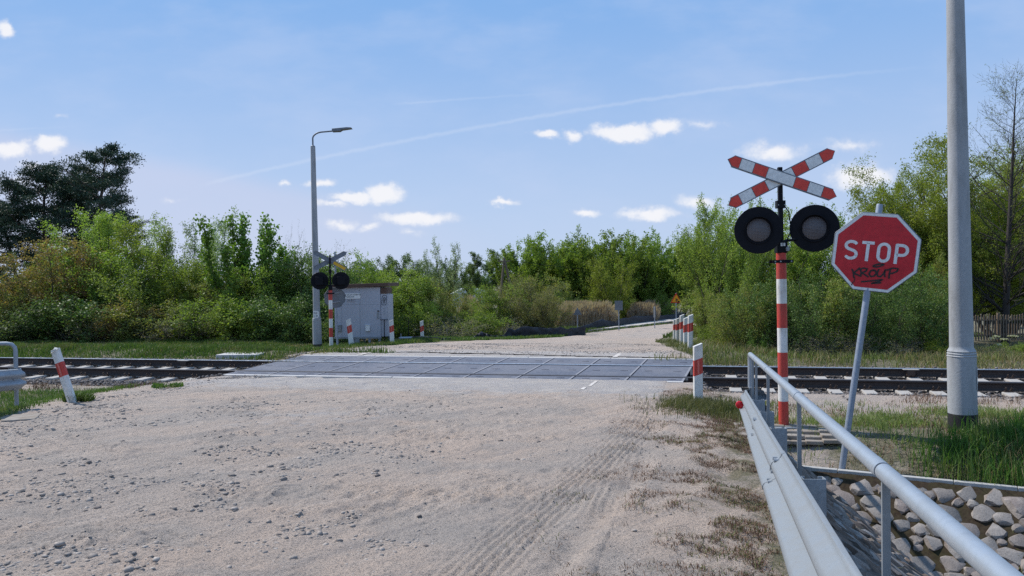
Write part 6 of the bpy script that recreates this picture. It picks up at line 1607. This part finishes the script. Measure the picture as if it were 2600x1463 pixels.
# behind the guardrail
def bg_(x, y):
    dr = (x-gx(y))/1.03; return sm(dr, .15, .4)*(y > curb_y(x)+.06)*(1-sm(nn(x, y), 11.6, 12.9))
x, y = scatter(rg, 110000, 2.2, 10, 6.0, 12.5, lambda x, y: bg_(x, y)*(.12+.88*clump(x, y, 1.6, .05, .35))*np.where(x < 4.6, np.where(y > 9.9, 1, .25), 1))
blades('verge_grass', 'olive grass on the verge between guardrail and tall lamp post', 'grass', x, y, rg.uniform(.03, .13, len(x)), .009, .8, 'verge_green', 9)
x, y = scatter(rg, 60000, 2.4, 12, 6.4, 14.0, lambda x, y: ((x-gx(y)) > .3)*(y > curb_y(x)+.06)*(1-sm(nn(x, y), 13.4, 14.2))*clump(x+3, y+4, 2.0, .12, .3)*.6)
blades('dry_weeds', 'reddish dry weeds along the sandy strip before the right track', 'grass', x, y, rg.uniform(.02, .10, len(x)), .008, 1.1, 'litter_brown', 10)
x, y = scatter(rg, 130000, 4.4, 9.5, 6.2, 9.6, lambda x, y: (y > curb_y(x)+.05)*np.clip(sm(x, 4.45, 5.1)*(1-sm(y, 8.75+.12*(x-5), 9.2+.12*(x-5)))*(.35+.65*clump(x, y, 2.5)), 0, 1)*.55)
blades('tall_grass', 'lush tall green grass between the curb and the tall lamp post', 'grass', x, y, rg.uniform(.14, .38, len(x)), .010, .5, 'grass_lush', 11)
x, y = scatter(rg, 1600, 4.6, 9, 6.5, 8.6, lambda x, y: (y > curb_y(x)+.05)*.9)
blades('dry_stalks', 'thin dry stalks standing in the tall green grass', 'grass', x, y, rg.uniform(.25, .5, len(x)), .006, .5, 'grass_dry', 12)
# weeds hanging over the slope and between the stones
x, y = scatter(rg, 30000, 2.5, 8, 3.4, 9.0, lambda x, y: (y < curb_y(x)-.1)*((x-gx(y)) > .2)*clump(x, y, 1.3, .15, .3)*.35)
blades('ditch_weeds', 'small weeds and moss tufts between the ditch stones', 'grass', x, y, rg.uniform(.02, .10, len(x)), .010, .9, 'grass_olive', 13)
# rough vegetation behind the track on the right
x, y = scatter(rg, 110000, 3.6, 24, 14.5, 27, lambda x, y: sm(nn(x, y), 19.3, 19.9)*(1-poly_in(x, y, far_poly))*(x > 4.0+.27*(y-17))*(.3+.7*clump(x, y, 1.0)))
blades('rough_grass', 'rough olive grass behind the right track', 'grass', x, y, rg.uniform(.06, .30, len(x)), .017, .6, 'verge_green', 14)
x, y = scatter(rg, 40000, 3.6, 24, 14.5, 25, lambda x, y: sm(nn(x, y), 19.2, 19.8)*(1-poly_in(x, y, far_poly))*(x > 4.0+.27*(y-17))*clump(x+20, y, .9, .1, .3))
blades('dry_grass', 'straw coloured dry grass behind the right track', 'grass', x, y, rg.uniform(.06, .36, len(x)), .014, .7, 'grass_dry', 15)
x, y = scatter(rg, 24000, 3.2, 9.5, 17.5, 34, lambda x, y: (1-poly_in(x, y, far_poly))*np.exp(-((x-(4.2+.19*(y-18)))/.9)**2)*clump(x, y, 1.4, 0, .4))
blades('verge_grass', 'grass around the row of guide posts beyond the crossing', 'grass', x, y, rg.uniform(.05, .22, len(x)), .018, .6, 'grass_olive', 16)
x, y = scatter(rg, 9000, -7.5, -1.5, 18.5, 30, lambda x, y: (np.abs(nn(x, y)-19.1) < .5)*(x < -5)*1. + np.exp(-((x+5.9-(y-20)*.16)/.5)**2)*.8)
blades('dry_weeds', 'straw litter along the far left road edge by the cabinet', 'grass', x, y, rg.uniform(.03, .12, len(x)), .016, 1.0, 'grass_dry', 17)
x, y = scatter(rg, 60000, 1, 26, 38, 80, lambda x, y: (~poly_in(x, y, far_poly))*(~poly_in(x, y, np.array([p[:2] for p in FI]+[p[:2] for p in FO[::-1]])))*.8)
blades('far_grass', 'green grass strip between footpath and black barrier', 'grass', x, y, rg.uniform(.08, .25, len(x)), .05, .5, 'grass_green', 18)
x, y = scatter(rg, 20000, -6, 4, 34, 42, lambda x, y: ~poly_in(x, y, far_poly)*1.)
blades('far_grass', 'green grass at the foot of the tall fabric barrier', 'grass', x, y, rg.uniform(.05, .2, len(x)), .04, .6, 'grass_green', 19)
# reeds
def reeds(name, label, pxa, pxb, d0, d1, n, h, seed):
    q = np.random.default_rng(seed); px = q.uniform(pxa, pxb, n); d = q.uniform(d0, d1, n); x = (px-CX)/FPX*d; y = d
    z = surf(x, y); hh = h*q.uniform(.62, 1.18, n)*(1+.45*vnoise(x*.7, y*.3))*(.55+.45*sm(px, pxa, pxa+22)*(1-sm(px, pxb-22, pxb))); lx = q.normal(size=n)*.13*hh+.06; ly = q.normal(size=n)*.05*hh; wv = .022
    P = np.stack([x, y, z], -1); T = P+np.stack([lx, ly, hh], -1); a = q.uniform(0, pi, n); W = np.stack([np.cos(a)*wv, np.sin(a)*wv*.3, 0*a], -1)
    S = [np.stack([P-W, P+W, T+W*.5, T-W*.5], 1)]
    u = np.stack([lx/hh, ly/hh, 1+0*a], -1); W2 = W*2.6; S.append(np.stack([T-u*.05, T+u*.14+W2, T+u*.36+np.stack([.05+0*a, 0*a, 0*a], -1), T+u*.14-W2], 1))
    for f in (.45, .68):
        C = P+(T-P)*f; b2 = q.uniform(0, 2*pi, n); D = np.stack([np.cos(b2)*.22, np.sin(b2)*.22, .16+0*b2], -1); S.append(np.stack([C-W*.5, C+D*.6+W, C+D, C+D*.4-W*.3], 1))
    V = np.concatenate(S).reshape(-1, 3); o = link_mesh(name, np_mesh(name, V, np.arange(len(V)).reshape(-1, 4)), None, ['reed_dry'], None)
    return tag(o, label, 'reeds', None, 'stuff')
reeds('reed_bed', 'pale dry reed bed behind the triangular sign', 1408, 1560, 57, 63, 9000, 1.30, 1)
reeds('reed_bed', 'pale dry reeds between the rectangular and edge-on signs', 1592, 1668, 66, 71, 4500, 1.25, 2)
reeds('reed_bed', 'pale dry reeds low in the gap under the birches', 1165, 1215, 50, 54, 1500, 1.6, 3)
reeds('reed_bed', 'pale dry reeds left of the yellow warning sign', 1680, 1712, 72, 76, 1500, 1.3, 4)
# pale umbels behind the track at the lamp post
for i, (px, py) in enumerate(((2520, 860), (2533, 876), (2566, 854), (2574, 855), (2548, 862), (2527, 855))):
    p = at(px, py, 20.5); g = H(p[0], p[1]); t = thing('umbel_weed', ('pale flat umbel weed highest behind the right track', 'broad pale umbel weed low behind the right track', 'pale umbel weed near the right edge, left of a pair', 'pale umbel weed near the right edge, right of a pair', 'small pale umbel weed between the low and the paired ones', 'faint pale umbel weed left of the highest one')[i], 'weed', (p[0], p[1], g), 0, 'umbel weeds behind the right track')
    m = MB(); hh = p[2]-g; m.tube([(0, 0, 0), (.02, 0, hh)], .006, 5); m.build('stem', 'grass_olive', t)
    q = np.random.default_rng(i+90); n = 90; a = q.uniform(0, 2*pi, n); rr = .085*np.sqrt(q.uniform(0, 1, n)); C = np.stack([rr*np.cos(a)+.02, rr*np.sin(a), hh+.01+.02*q.random(n)-rr*.2], -1)
    A = q.normal(size=(n, 3))*.013; B = q.normal(size=(n, 3))*.013; V = np.stack([C-A, C+B, C+A, C-B], 1).reshape(-1, 3)
    link_mesh('flower_head', np_mesh('flower_head', V, np.arange(4*n).reshape(-1, 4)), t, ['umbel_pale'], None)
